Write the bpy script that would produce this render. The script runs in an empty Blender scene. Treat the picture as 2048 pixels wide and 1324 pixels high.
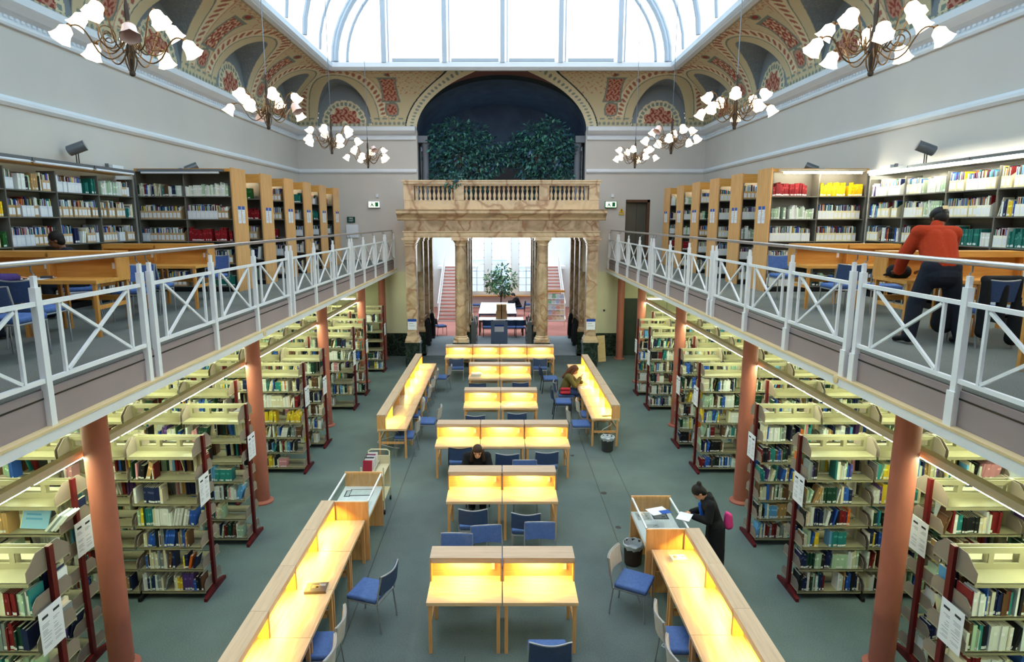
import bpy, bmesh, math, random
import numpy as np
from mathutils import Vector, Matrix
SC = bpy.context.scene
C = SC.collection
PI = math.pi
R = math.radians
rng = random.Random(7)
nrng = np.random.RandomState(7)
# ---------------------------------------------------------------- camera, sky, exposure
cam_d = bpy.data.cameras.new('camera'); cam = bpy.data.objects.new('camera', cam_d); C.objects.link(cam)
cam.location = (0, 0, 5.3); cam.rotation_euler = (PI/2 - math.atan(221/1250), 0, 0)
cam_d.sensor_width = 36; cam_d.lens = 36*1250/2048; cam_d.shift_x = 21/2048; cam_d.clip_end = 300
SC.camera = cam
SC.view_settings.view_transform = 'Standard'; SC.view_settings.look = 'None'
SC.view_settings.gamma = 1; SC.view_settings.use_curve_mapping = False
SC.view_settings.exposure = 0.52
SKY = 3.2          # overcast sky strength
FLUO = 54.0         # library fluorescent tubes
DESK = 400.0         # tubes under the carrel hoods
CHAND = 2.8         # chandelier shades
w = bpy.data.worlds.new('sky'); SC.world = w; w.use_nodes = True
wn = w.node_tree.nodes; wl = w.node_tree.links
bg = wn['Background']; bg.inputs['Strength'].default_value = SKY
tc = wn.new('ShaderNodeTexCoord'); sep = wn.new('ShaderNodeSeparateXYZ'); wl.new(tc.outputs['Generated'], sep.inputs[0])
ab = wn.new('ShaderNodeMath'); ab.operation = 'ABSOLUTE'; wl.new(sep.outputs['X'], ab.inputs[0])
rp = wn.new('ShaderNodeValToRGB'); wl.new(ab.outputs[0], rp.inputs[0])
rp.color_ramp.elements[0].position = .22; rp.color_ramp.elements[0].color = (1.0, 1.0, 1.0, 1)
rp.color_ramp.elements[1].position = .42; rp.color_ramp.elements[1].color = (.42, .64, .78, 1)
wl.new(rp.outputs[0], bg.inputs['Color'])
def area(name, loc, rot, sx, sy, portal=True, power=0, col=(1, 1, 1)):
    l = bpy.data.lights.new(name, 'AREA'); l.shape = 'RECTANGLE'; l.size = sx; l.size_y = sy
    l.energy = power; l.color = col
    if portal: l.cycles.is_portal = True
    o = bpy.data.objects.new(name, l); C.objects.link(o); o.location = loc; o.rotation_euler = rot
    return o
area('sky_portal', (0, 11.0, 10.62), (0, 0, 0), 11.6, 23.0)
area('sky_portal', (0, 33.6, 7.35), (0, 0, 0), 8.8, 9.4)
area('niche_portal', (-3.44, 26.2, 7.1), (0, -PI/2, 0), 2.2, 1.9); area('niche_portal', (3.44, 26.2, 7.1), (0, PI/2, 0), 2.2, 1.9)
cy = SC.cycles
cy.max_bounces = 6; cy.diffuse_bounces = 4; cy.glossy_bounces = 2; cy.transmission_bounces = 4; cy.transparent_max_bounces = 8
cy.sample_clamp_indirect = 6; cy.caustics_reflective = False; cy.caustics_refractive = False
cy.use_light_tree = True

# ---------------------------------------------------------------- materials
MATS = {}
def srgb(c):
    return tuple(((v/255)/12.92 if v/255 <= .04045 else ((v/255+.055)/1.055)**2.4) for v in c)
def newmat(name):
    m = bpy.data.materials.new(name); m.use_nodes = True; MATS[name] = m
    n = m.node_tree.nodes; return m, n, m.node_tree.links, n['Principled BSDF']
def ramp(n, cols):
    r = n.new('ShaderNodeValToRGB'); e = r.color_ramp.elements
    while len(e) < len(cols): e.new(.5)
    for i, (p, c) in enumerate(cols):
        e[i].position = p; e[i].color = (*c, 1)
    return r
def coords(n, l, scale, obj=True):
    t = n.new('ShaderNodeTexCoord'); mp = n.new('ShaderNodeMapping'); mp.inputs['Scale'].default_value = scale
    l.new(t.outputs['Object' if obj else 'Generated'], mp.inputs[0]); return mp
def paint(name, rgb, rough=.6, var=.06, scale=3.0, metal=0, spec=.3, bump=0):
    m, n, l, b = newmat(name); c = srgb(rgb)
    mp = coords(n, l, (scale,)*3); tx = n.new('ShaderNodeTexNoise'); tx.inputs['Scale'].default_value = 1; tx.inputs['Detail'].default_value = 5
    l.new(mp.outputs[0], tx.inputs['Vector'])
    r = ramp(n, [(.3, tuple(x*(1-var) for x in c)), (.7, tuple(min(1, x*(1+var)) for x in c))])
    l.new(tx.outputs['Fac'], r.inputs[0]); l.new(r.outputs[0], b.inputs['Base Color'])
    b.inputs['Roughness'].default_value = rough; b.inputs['Metallic'].default_value = metal
    b.inputs['Specular IOR Level'].default_value = spec
    if bump:
        bp = n.new('ShaderNodeBump'); bp.inputs['Strength'].default_value = bump; t2 = n.new('ShaderNodeTexNoise'); t2.inputs['Scale'].default_value = scale*40
        l.new(t2.outputs['Fac'], bp.inputs['Height']); l.new(bp.outputs[0], b.inputs['Normal'])
    return m
def wood(name, a, b2, scale=(1.2, 14, 14), rough=.35):
    m, n, l, b = newmat(name); mp = coords(n, l, scale)
    tx = n.new('ShaderNodeTexNoise'); tx.inputs['Scale'].default_value = 1.6; tx.inputs['Detail'].default_value = 6; tx.inputs['Distortion'].default_value = .6
    l.new(mp.outputs[0], tx.inputs['Vector'])
    r = ramp(n, [(.32, srgb(a)), (.7, srgb(b2))]); l.new(tx.outputs['Fac'], r.inputs[0]); l.new(r.outputs[0], b.inputs['Base Color'])
    b.inputs['Roughness'].default_value = rough; b.inputs['Specular IOR Level'].default_value = .35
    return m
def attrmat(name, rough=.6, spec=.2):
    m, n, l, b = newmat(name); a = n.new('ShaderNodeAttribute'); a.attribute_name = 'col'
    l.new(a.outputs['Color'], b.inputs['Base Color']); b.inputs['Roughness'].default_value = rough; b.inputs['Specular IOR Level'].default_value = spec
    return m
def emit(name, rgb, s, base=(.9, .9, .9)):
    m, n, l, b = newmat(name); b.inputs['Base Color'].default_value = (*base, 1)
    b.inputs['Emission Color'].default_value = (*rgb, 1); b.inputs['Emission Strength'].default_value = s; b.inputs['Roughness'].default_value = .4
    return m
def marble(name, cols, scale, vein, vcol, rough=.25, blocks=None):
    m, n, l, b = newmat(name); mp = coords(n, l, (scale,)*3)
    n1 = n.new('ShaderNodeTexNoise'); n1.inputs['Scale'].default_value = 1.3; n1.inputs['Detail'].default_value = 7; n1.inputs['Distortion'].default_value = 1.6
    l.new(mp.outputs[0], n1.inputs['Vector'])
    r1 = ramp(n, cols); l.new(n1.outputs['Fac'], r1.inputs[0])
    n2 = n.new('ShaderNodeTexNoise'); n2.inputs['Scale'].default_value = 1.1; n2.inputs['Detail'].default_value = 3
    l.new(mp.outputs[0], n2.inputs['Vector'])
    ad = n.new('ShaderNodeVectorMath'); ad.operation = 'ADD'; l.new(mp.outputs[0], ad.inputs[0]); l.new(n2.outputs['Color'], ad.inputs[1])
    vo = n.new('ShaderNodeTexVoronoi'); vo.feature = 'DISTANCE_TO_EDGE'; vo.inputs['Scale'].default_value = vein; l.new(ad.outputs[0], vo.inputs['Vector'])
    r2 = ramp(n, [(0, (1, 1, 1)), (.055, (0, 0, 0))]); l.new(vo.outputs['Distance'], r2.inputs[0])
    mx = n.new('ShaderNodeMix'); mx.data_type = 'RGBA'; l.new(r2.outputs[0], mx.inputs['Factor'])
    l.new(r1.outputs[0], mx.inputs['A']); mx.inputs['B'].default_value = (*srgb(vcol), 1)
    out = mx.outputs['Result']
    l.new(out, b.inputs['Base Color']); b.inputs['Roughness'].default_value = rough
    return m
def carpet(name, a, b2):
    m, n, l, b = newmat(name); mp = coords(n, l, (1, 1, 1))
    t1 = n.new('ShaderNodeTexNoise'); t1.inputs['Scale'].default_value = 90; t1.inputs['Detail'].default_value = 3
    t2 = n.new('ShaderNodeTexNoise'); t2.inputs['Scale'].default_value = .7; t2.inputs['Detail'].default_value = 4
    for t in (t1, t2): l.new(mp.outputs[0], t.inputs['Vector'])
    ml = n.new('ShaderNodeMath'); ml.operation = 'ADD'; l.new(t1.outputs['Fac'], ml.inputs[0])
    m2 = n.new('ShaderNodeMath'); m2.operation = 'MULTIPLY'; m2.inputs[1].default_value = .6; l.new(t2.outputs['Fac'], m2.inputs[0]); l.new(m2.outputs[0], ml.inputs[1])
    r = ramp(n, [(.55, srgb(a)), (1.05, srgb(b2))]); l.new(ml.outputs[0], r.inputs[0]); l.new(r.outputs[0], b.inputs['Base Color'])
    b.inputs['Roughness'].default_value = .95; b.inputs['Specular IOR Level'].default_value = .1
    return m
wall_up = paint('wall_paint', (205, 197, 191), .8, .03, .8)
wall_low = paint('cream_paint', (214, 208, 176), .8, .03, .8)
white = paint('white_gloss', (232, 232, 236), .35, .02, 2)
trimw = paint('trim_white', (226, 228, 234), .5, .03, 2)
glazing_white = paint('glazing_bar_white', (176, 184, 196), .5, .03, 2)
fascia = paint('fascia_mauve', (150, 134, 138), .6, .04, 2)
ledge = paint('ledge_beige', (222, 196, 150), .6, .04, 2)
black = paint('black_paint', (18, 18, 20), .5, .05, 4)
terra = paint('terracotta_paint', (170, 100, 84), .45, .08, 2)
shelf_m = paint('shelf_beige', (154, 146, 118), .4, .05, 3)
shelf_grey = paint('shelf_grey', (104, 100, 92), .45, .05, 3)
bracket_m = paint('bracket_taupe', (136, 122, 112), .45, .05, 3)
maroon = paint('upright_maroon', (92, 18, 22), .4, .06, 3)
steel = paint('brushed_steel', (190, 190, 195), .28, .05, 5, metal=.9)
chrome = paint('chair_tube_grey', (150, 152, 156), .35, .04, 5, metal=.4)
blue = paint('blue_fabric', (78, 104, 158), .9, .12, 30, spec=.1, bump=.15)
blue_d = paint('dark_blue_fabric', (58, 76, 112), .9, .12, 30, spec=.1, bump=.15)
greyback = paint('grey_fabric', (168, 166, 168), .8, .08, 20)
maple = wood('maple_veneer', (206, 168, 126), (226, 194, 154)); maple_daylit = wood('daylit_maple_top', (182, 158, 136), (202, 178, 156))  # second wood is the same maple with daylight on the hoods coloured in
maple_v = wood('maple_upright', (206, 150, 92), (226, 174, 116), (14, 14, 1.2))
honey = wood('honey_oak', (196, 136, 62), (216, 158, 82))
honey_v = wood('honey_oak_leg', (190, 128, 60), (212, 152, 80), (14, 14, 1.2))
pale_wood = wood('pale_beech', (214, 182, 130), (232, 204, 156))
carp = carpet('carpet_green_grey', (73, 85, 86), (107, 121, 121))
carp_g = carpet('carpet_gallery', (84, 90, 88), (118, 122, 118))
carp_b = carpet('carpet_blue_grey', (120, 134, 146), (156, 168, 176))
redfl = carpet('red_tile_floor', (168, 110, 104), (196, 140, 130))
mar_p = marble('pink_brown_marble', [(.28, srgb((142, 122, 98))), (.45, srgb((176, 150, 122))), (.6, srgb((198, 172, 146))), (.75, srgb((164, 146, 112)))], 1.3, .9, (150, 112, 84))
mar_l = marble('pale_marble', [(.25, srgb((186, 160, 128))), (.5, srgb((222, 196, 162))), (.75, srgb((206, 178, 142)))], 1.2, .6, (176, 140, 112))
mar_d = marble('dark_green_marble', [(.3, srgb((18, 26, 22))), (.6, srgb((38, 50, 40))), (.8, srgb((70, 82, 70)))], 3.0, 1.5, (64, 78, 66), .2)
brass = paint('antique_brass', (120, 92, 62), .4, .15, 8, metal=.8)
bronze = paint('dark_bronze', (70, 60, 54), .5, .1, 8, metal=.5)
glass_on = emit('lit_frosted_glass', (1.0, .80, .52), CHAND, (.95, .9, .85))
glass_off = paint('unlit_pink_glass', (236, 206, 200), .3, .04, 8)
fluo = emit('fluorescent_tube', (.82, 1.0, .66), FLUO)
fluo_g = emit('gallery_fluorescent_tube', (1.0, 1.0, .80), 55.0)
fluo_d = emit('bay_fluorescent_tube', (1.0, .95, .70), 30.0)
desk_tube = emit('warm_desk_tube', (1.0, .79, .13), DESK)
casing = paint('luminaire_tan', (204, 188, 164), .5, .05, 4)
grey_pl = paint('grey_metal', (120, 126, 134), .35, .05, 4, metal=.6)
paper = paint('white_paper', (232, 232, 240), .8, .02, 4)
card = paint('cardboard', (182, 148, 104), .8, .06, 6)
blue_sign = paint('sign_blue', (30, 74, 160), .5, .02, 4)
slate = paint('info_panel_blue', (104, 124, 154), .7, .05, 6)
skin = paint('skin', (206, 150, 118), .55, .06, 10)
skin_d = paint('skin_brown', (120, 78, 56), .55, .06, 10)
hair_m = paint('hair_dark_brown', (54, 36, 26), .6, .3, 60, bump=.4)
hair_d = paint('hair_dark', (26, 20, 18), .6, .3, 60, bump=.4)
hair_b = paint('hair_auburn', (86, 46, 26), .6, .3, 60, bump=.4)
cloth_k = paint('black_cloth', (20, 20, 24), .9, .15, 20)
cloth_n = paint('navy_cloth', (24, 28, 40), .9, .15, 20)
cloth_r = paint('rust_red_knit', (168, 54, 24), .95, .12, 60, bump=.3)
cloth_o = paint('olive_cloth', (92, 86, 48), .95, .12, 30)
cloth_p = paint('purple_cloth', (70, 52, 110), .95, .12, 30)
denim = paint('denim', (60, 76, 110), .95, .12, 30)
pink = paint('pink_bag', (214, 60, 130), .7, .08, 20)
redbag = paint('red_bag', (168, 40, 54), .6, .08, 20)
bluetop = paint('bright_blue_shirt', (30, 90, 190), .9, .08, 20)
clear_bag = paint('bin_liner', (186, 194, 198), .25, .1, 12)
dark_pl = paint('dark_plastic', (52, 54, 56), .5, .08, 8)
basket = paint('dark_brown_weave', (54, 42, 36), .7, .2, 60)
red_pl = paint('signal_red', (206, 30, 30), .4, .04, 5)
cream_m = paint('cream_metal', (206, 198, 168), .4, .04, 5)
lift_m = paint('lift_steel', (120, 118, 108), .3, .08, 1.5, metal=.7)
dark_door = paint('dark_green_door', (56, 64, 58), .5, .08, 3)
frame_b = paint('brown_frame', (92, 62, 44), .5, .08, 3)
leaf_m = attrmat('leaves', .45, .4)
book_m = attrmat('book_covers', .5, .3)
decor_m = attrmat('painted_plaster', .8, .1)
print_m = attrmat('printed_sheet', .7, .2)
pages_m = paint('page_edges', (226, 216, 190), .9, .06, 60)
def glassmat(name, rough=.02, tint=(1, 1, 1), refl=.05):
    m, n, l, b = newmat(name); n.remove(b); out = n['Material Output']
    t = n.new('ShaderNodeBsdfTransparent'); t.inputs[0].default_value = (*tint, 1)
    g = n.new('ShaderNodeBsdfGlossy'); g.inputs['Roughness'].default_value = rough
    mx = n.new('ShaderNodeMixShader'); mx.inputs[0].default_value = refl; l.new(t.outputs[0], mx.inputs[1]); l.new(g.outputs[0], mx.inputs[2]); l.new(mx.outputs[0], out.inputs[0])
    return m
pane = glassmat('roof_glass', .02, (.60, .63, .64)); pane_w = glassmat('window_glass'); pane_b = glassmat('blue_window_glass', .02, (.78, .86, .95)); pane_c = glassmat('case_glass', .01, (.93, .96, .95))

# ---------------------------------------------------------------- mesh helpers
class MB:
    def __init__(s): s.v = []; s.f = []; s.c = []; s.cur = None
    def add(s, vs, fs, col=None):
        o = len(s.v); s.v += [tuple(p) for p in vs]
        for f in fs: s.f.append([i+o for i in f]); s.c.append(col or s.cur)
        return s
    def box(s, x0, x1, y0, y1, z0, z1, col=None):
        return s.add([(x0, y0, z0), (x1, y0, z0), (x1, y1, z0), (x0, y1, z0), (x0, y0, z1), (x1, y0, z1), (x1, y1, z1), (x0, y1, z1)],
              [(0, 3, 2, 1), (4, 5, 6, 7), (0, 1, 5, 4), (1, 2, 6, 5), (2, 3, 7, 6), (3, 0, 4, 7)], col)
    def obox(s, c, hx, hy, hz, rot=None, col=None):
        M = rot or Matrix.Identity(3); c = Vector(c)
        vs = [c + M @ Vector((a*hx, b*hy, d*hz)) for d in (-1, 1) for a, b in ((-1, -1), (1, -1), (1, 1), (-1, 1))]
        return s.add(vs, [(0, 3, 2, 1), (4, 5, 6, 7), (0, 1, 5, 4), (1, 2, 6, 5), (2, 3, 7, 6), (3, 0, 4, 7)], col)
    def bar(s, p, q, w, h, up=(0, 0, 1), col=None):
        p = Vector(p); q = Vector(q); d = q-p; L = d.length; d.normalize(); u = Vector(up)
        if abs(d.dot(u)) > .99: u = Vector((0, 1, 0))
        x = d.cross(u).normalized(); z = x.cross(d)
        return s.obox((p+q)/2, w/2, L/2, h/2, Matrix((x, d, z)).transposed(), col)
    def tube(s, pts, r, n=8, cap=True, col=None):
        pts = [Vector(p) for p in pts]; rs = r if isinstance(r, (list, tuple)) else [r]*len(pts)
        o = len(s.v); prev = None
        for i, p in enumerate(pts):
            d = (pts[min(i+1, len(pts)-1)] - pts[max(i-1, 0)]).normalized()
            u = Vector((0, 0, 1)) if abs(d.z) < .95 else Vector((1, 0, 0))
            if prev is not None: u = prev
            x = d.cross(u)
            if x.length < 1e-5: x = d.cross(Vector((0, 1, 0)))
            x.normalize(); u2 = x.cross(d).normalized(); prev = u2
            for k in range(n):
                a = 2*PI*k/n; s.v.append(tuple(p + (x*math.cos(a) + u2*math.sin(a))*rs[i]))
        for i in range(len(pts)-1):
            for k in range(n):
                a = o+i*n+k; b = o+i*n+(k+1) % n; s.f.append([a, b, b+n, a+n]); s.c.append(col or s.cur)
        if cap:
            s.f.append([o+k for k in reversed(range(n))]); s.c.append(col or s.cur)
            e = o+(len(pts)-1)*n; s.f.append([e+k for k in range(n)]); s.c.append(col or s.cur)
        return s
    def lathe(s, prof, n=16, at=(0, 0, 0), M=None, col=None, wave=0, closed=True):
        o = len(s.v); at = Vector(at)
        for j, (r, z) in enumerate(prof):
            for k in range(n):
                a = 2*PI*k/n; rr = r*(1 + (wave*math.cos(6*a) if j >= len(prof)-2 and wave else 0))
                p = Vector((rr*math.cos(a), rr*math.sin(a), z)); p = (M @ p if M else p) + at; s.v.append(tuple(p))
        for j in range(len(prof)-1):
            for k in range(n):
                a = o+j*n+k; b = o+j*n+(k+1) % n; s.f.append([a, b, b+n, a+n]); s.c.append(col or s.cur)
        if closed:
            s.f.append([o+k for k in reversed(range(n))]); s.c.append(col or s.cur)
            e = o+(len(prof)-1)*n; s.f.append([e+k for k in range(n)]); s.c.append(col or s.cur)
        return s
    def prism(s, poly, axis, a, b, col=None):   # polygon in the two other axes, swept along axis from a to b
        def mk(t, u, v): return {'x': (t, u, v), 'y': (u, t, v), 'z': (u, v, t)}[axis]
        n = len(poly); vs = [mk(a, *p) for p in poly] + [mk(b, *p) for p in poly]
        fs = [list(range(n))[::-1], list(range(n, 2*n))] + [[i, (i+1) % n, (i+1) % n+n, i+n] for i in range(n)]
        return s.add(vs, fs, col)
    def sphere(s, c, r, n=12, m=8, sc=(1, 1, 1), M=None, col=None):
        o = len(s.v); c = Vector(c)
        for j in range(m+1):
            t = PI*j/m
            for k in range(n):
                a = 2*PI*k/n; p = Vector((math.sin(t)*math.cos(a)*sc[0], math.sin(t)*math.sin(a)*sc[1], math.cos(t)*sc[2]))*r
                s.v.append(tuple((M @ p if M else p)+c))
        for j in range(m):
            for k in range(n):
                a = o+j*n+k; b = o+j*n+(k+1) % n; s.f.append([a, a+n, b+n, b]); s.c.append(col or s.cur)
        return s
    def mesh(s, name, smooth=False, fix=True):
        me = bpy.data.meshes.new(name); me.from_pydata(s.v, [], s.f)
        if any(c is not None for c in s.c):
            at = me.color_attributes.new('col', 'FLOAT_COLOR', 'CORNER')
            buf = []
            for f, c in zip(s.f, s.c): buf += [*(c or (1, 1, 1)), 1.0]*len(f)
            at.data.foreach_set('color', buf)
        if fix:
            bm = bmesh.new(); bm.from_mesh(me); bmesh.ops.recalc_face_normals(bm, faces=bm.faces); bm.to_mesh(me); bm.free()
        if smooth:
            me.polygons.foreach_set('use_smooth', [True]*len(me.polygons))
            try: me.set_sharp_from_angle(angle=R(40))
            except Exception: pass
        return me
    def build(s, name, mat, parent=None, smooth=False, loc=None, rotz=0):
        me = s.mesh(name, smooth)
        return put(name, me, mat, parent, loc, rotz)
def put(name, me, mat=None, parent=None, loc=None, rotz=0):
    if mat is not None and not me.materials: me.materials.append(mat)
    o = bpy.data.objects.new(name, me); C.objects.link(o)
    if parent: o.parent = parent
    if loc: o.location = loc
    if rotz: o.rotation_euler = (0, 0, rotz)
    return o
def tag(o, label, cat, group=None, kind='thing'):
    if label: o['label'] = label
    if cat: o['category'] = cat
    if group: o['group'] = group
    o['kind'] = kind
    return o
def struct(o, label=None):
    o['kind'] = 'structure'
    if label: o['label'] = label
    return o
def thing(name, label, cat, loc=(0, 0, 0), rotz=0, group=None):
    o = bpy.data.objects.new(name, None); C.objects.link(o); o.empty_display_size = .2
    o.location = loc; o.rotation_euler = (0, 0, rotz)
    return tag(o, label, cat, group)
def dup(root, loc, rotz=0, label=None, group=None):
    r = root.copy(); C.objects.link(r); r.location = loc; r.rotation_euler = (0, 0, rotz)
    if label: r['label'] = label
    if group: r['group'] = group
    for ch in root.children:
        c = ch.copy(); C.objects.link(c); c.parent = r
        for g in ch.children:
            d = g.copy(); C.objects.link(d); d.parent = c
    return r
ORD = ['first', 'second', 'third', 'fourth', 'fifth', 'sixth', 'seventh', 'eighth', 'ninth', 'tenth', 'eleventh', 'twelfth', 'thirteenth', 'fourteenth']
def text(body, size, mat, name='lettering', parent=None, loc=(0, 0, 0), rot=(PI/2, 0, 0), ext=.002):
    cu = bpy.data.curves.new(name, 'FONT'); cu.body = body; cu.size = size; cu.extrude = ext; cu.align_x = 'CENTER'; cu.align_y = 'CENTER'
    o = bpy.data.objects.new(name, cu); C.objects.link(o)
    deps = bpy.context.evaluated_depsgraph_get(); me = bpy.data.meshes.new_from_object(o.evaluated_get(deps)); bpy.data.objects.remove(o)
    me.materials.clear(); me.materials.append(mat)
    o = put(name, me, None, parent, loc); o.rotation_euler = rot
    return o
# ---------------------------------------------------------------- setting: shell
XW = 7.66; YF = 24.3; YN = -3.2; ZC = 8.72; GF = 3.8; XR = 4.15
def S(name, mb, mat, label=None, smooth=False): return struct(mb.build(name, mat, None, smooth), label)
S('floor', MB().box(-XW, XW, YN, 22.1, -.1, 0).box(-3.0, 3.0, 22.1, 24.35, -.1, 0).box(-XW, -3.0, 22.1, 24.8, -.1, 0).box(3.0, XW, 22.1, 24.8, -.1, 0), carp, 'grey green carpet of the reading hall')
S('floor_colonnade', MB().box(-3.55, 3.55, 24.3, 28.64, -.1, 0), carp_b, 'blue grey carpet between the marble piers')
S('floor_reading_room', MB().box(-4.8, 4.8, 28.64, 39, -.12, -.005), redfl, 'red floor of the bright room beyond')
for sx, nm in ((-1, 'left'), (1, 'right')):
    a, b = sorted((sx*XW, sx*(XW+.3)))
    S('wall_'+nm, MB().box(a, b, YN, YF+.3, 3.34, ZC+2.2), wall_up, 'pale upper wall above the %s gallery' % nm)
    S('wall_lower_'+nm, MB().box(a, b, YN, YF+.3, -.1, 3.34), wall_low, 'cream lower wall under the %s gallery' % nm)
S('wall_near', MB().box(-XW-.3, XW+.3, YN-.3, YN, -.1, ZC+2.2), wall_up)
# far wall: two flanks with the niche opening between, the lift recess on the right
DX0, DX1 = 4.74, 5.66
S('wall_far_left', MB().box(-XW, -3.16, YF, YF+.35, 3.34, ZC+.1), wall_up)
S('wall_far_right', MB().box(3.16, DX0, YF, YF+.35, 3.34, ZC+.1).box(DX1, XW, YF, YF+.35, 3.34, ZC+.1).box(DX0, DX1, YF, YF+.35, 6.08, ZC+.1), wall_up)
S('wall_far_lower', MB().box(-XW, -3.4, YF, YF+.35, .92, 3.34).box(3.4, 4.78, YF, YF+.35, .92, 3.34).box(5.46, XW, YF, YF+.35, .92, 3.34).box(4.78, 5.46, YF, YF+.35, 2.3, 3.34), wall_low)
S('trim_6', MB().box(-XW, -3.4, YF-.03, YF+.35, 0, .92).box(3.4, 4.78, YF-.03, YF+.35, 0, .92).box(5.46, XW, YF-.03, YF+.35, 0, .92), mar_d, 'dark green marble dado along the far wall')
d1 = struct(MB().box(DX0, DX1, YF+.22, YF+.3, GF, 6.06).build('door_1', lift_m), 'steel lift door at the end of the right gallery')
MB().box(DX0, DX0+.02, YF-.01, YF+.22, GF, 6.08).box(DX1-.1, DX1, YF-.01, YF+.22, GF, 6.08).box(DX0, DX1, YF-.01, YF+.22, 5.98, 6.08).build('door_frame', frame_b, d1)
MB().box(5.2-.004, 5.2+.004, YF+.212, YF+.222, GF, 5.98).build('door_gap', black, d1)
d2 = struct(MB().box(4.78, 5.46, YF+.1, YF+.16, 0, 2.3).build('door_2', dark_door), 'dark door under the right gallery')
MB().box(5.36, 5.39, YF+.05, YF+.1, .95, 1.1).build('door_handle', steel, d2)
# galleries
for sx, nm in ((-1, 'left'), (1, 'right')):
    def bx(m, x0, x1, *r): a, b = sorted((sx*x0, sx*x1)); return m.box(a, b, *r)
    S('floor_gallery_'+nm, bx(MB(), XR+.01, XW, YN, YF, 3.72, GF), carp_g, 'grey carpet of the %s gallery' % nm)
    S('ceiling_under_gallery_'+nm, bx(MB(), XR+.3, XW, YN, YF, 3.34, 3.7), wall_low)
    f = S('trim_fascia_'+nm, bx(bx(MB(), XR-.02, XR+.01, YN, YF, 3.46, 3.79), XR+.01, XR+.3, YN, YF, 3.46, 3.72), fascia, 'mauve edge panel of the %s gallery' % nm)
    bx(MB(), XR-.024, XR, YN, YF, 3.708, 3.724).build('fascia_joint', black, f)
    S('trim_ledge_'+nm, bx(MB(), XR-.11, XR+.3, YN, YF, 3.435, 3.46), ledge)
    S('trim_beam_'+nm, bx(MB(), XR-.1, XR+.3, YN, YF, 3.335, 3.435), white, 'white lower edge beam of the %s gallery' % nm)
S('floor_lift', MB().box(DX0, DX1, YF, YF+.4, 3.6, GF), carp_g)
S('floor_gallery_near', MB().box(-XR-.1, XR+.1, YN, -.5, 3.34, GF), carp_g)
# picture rail and cornice, swept round the three walls
def sweep(name, prof, mat, label=None, niche=True):
    # prof: list of (inset, z), runs along the left wall, far wall (split at the niche), right wall
    m = MB(); n = len(prof)
    def run(pts):
        o = len(m.v)
        for P in pts:
            for (u, z) in prof: m.v.append((P[0]+P[2]*u, P[1]+P[3]*u, z))
        for i in range(len(pts)-1):
            for k in range(n):
                a = o+i*n+k; b = o+i*n+(k+1) % n; m.f.append([a, b, b+n, a+n]); m.c.append(None)
        m.f.append([o+k for k in range(n)]); m.f.append([o+(len(pts)-1)*n+k for k in range(n)]); m.c += [None, None]
    run([(-XW, YN, 1, 0), (-XW, YF, 1, -1), (-3.2, YF, 0, -1)])
    run([(3.2, YF, 0, -1), (XW, YF, -1, -1), (XW, YN, -1, 0)])
    return S(name, m, mat, label)
sweep('trim_1', [(0, 7.05), (.03, 7.05), (.07, 7.10), (.07, 7.15), (.04, 7.20), (0, 7.21)], trimw, 'white picture rail round the upper walls')
sweep('trim_2', [(0, 8.26), (.05, 8.26), (.07, 8.30), (.07, 8.33), (.03, 8.36), (.03, 8.42), (.08, 8.45), (.14, 8.47), (.22, 8.54), (.26, 8.58), (.26, 8.70), (.2, 8.74), (0, 8.74)], trimw, 'white moulded cornice below the painted cove')
dn = MB()
for sx in (-1, 1):
    y = YN
    while y < YF-.1:
        a, b = sorted((sx*(XW-.03), sx*(XW-.06))); dn.box(a, b, y, y+.06, 8.375, 8.415); y += .12
x = -XW+.1
while x < XW-.1:
    if abs(x) > 3.25: dn.box(x, x+.06, YF-.06, YF-.03, 8.375, 8.415)
    x += .12
S('trim_3', dn, trimw, 'small dentil blocks of the cornice')
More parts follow.
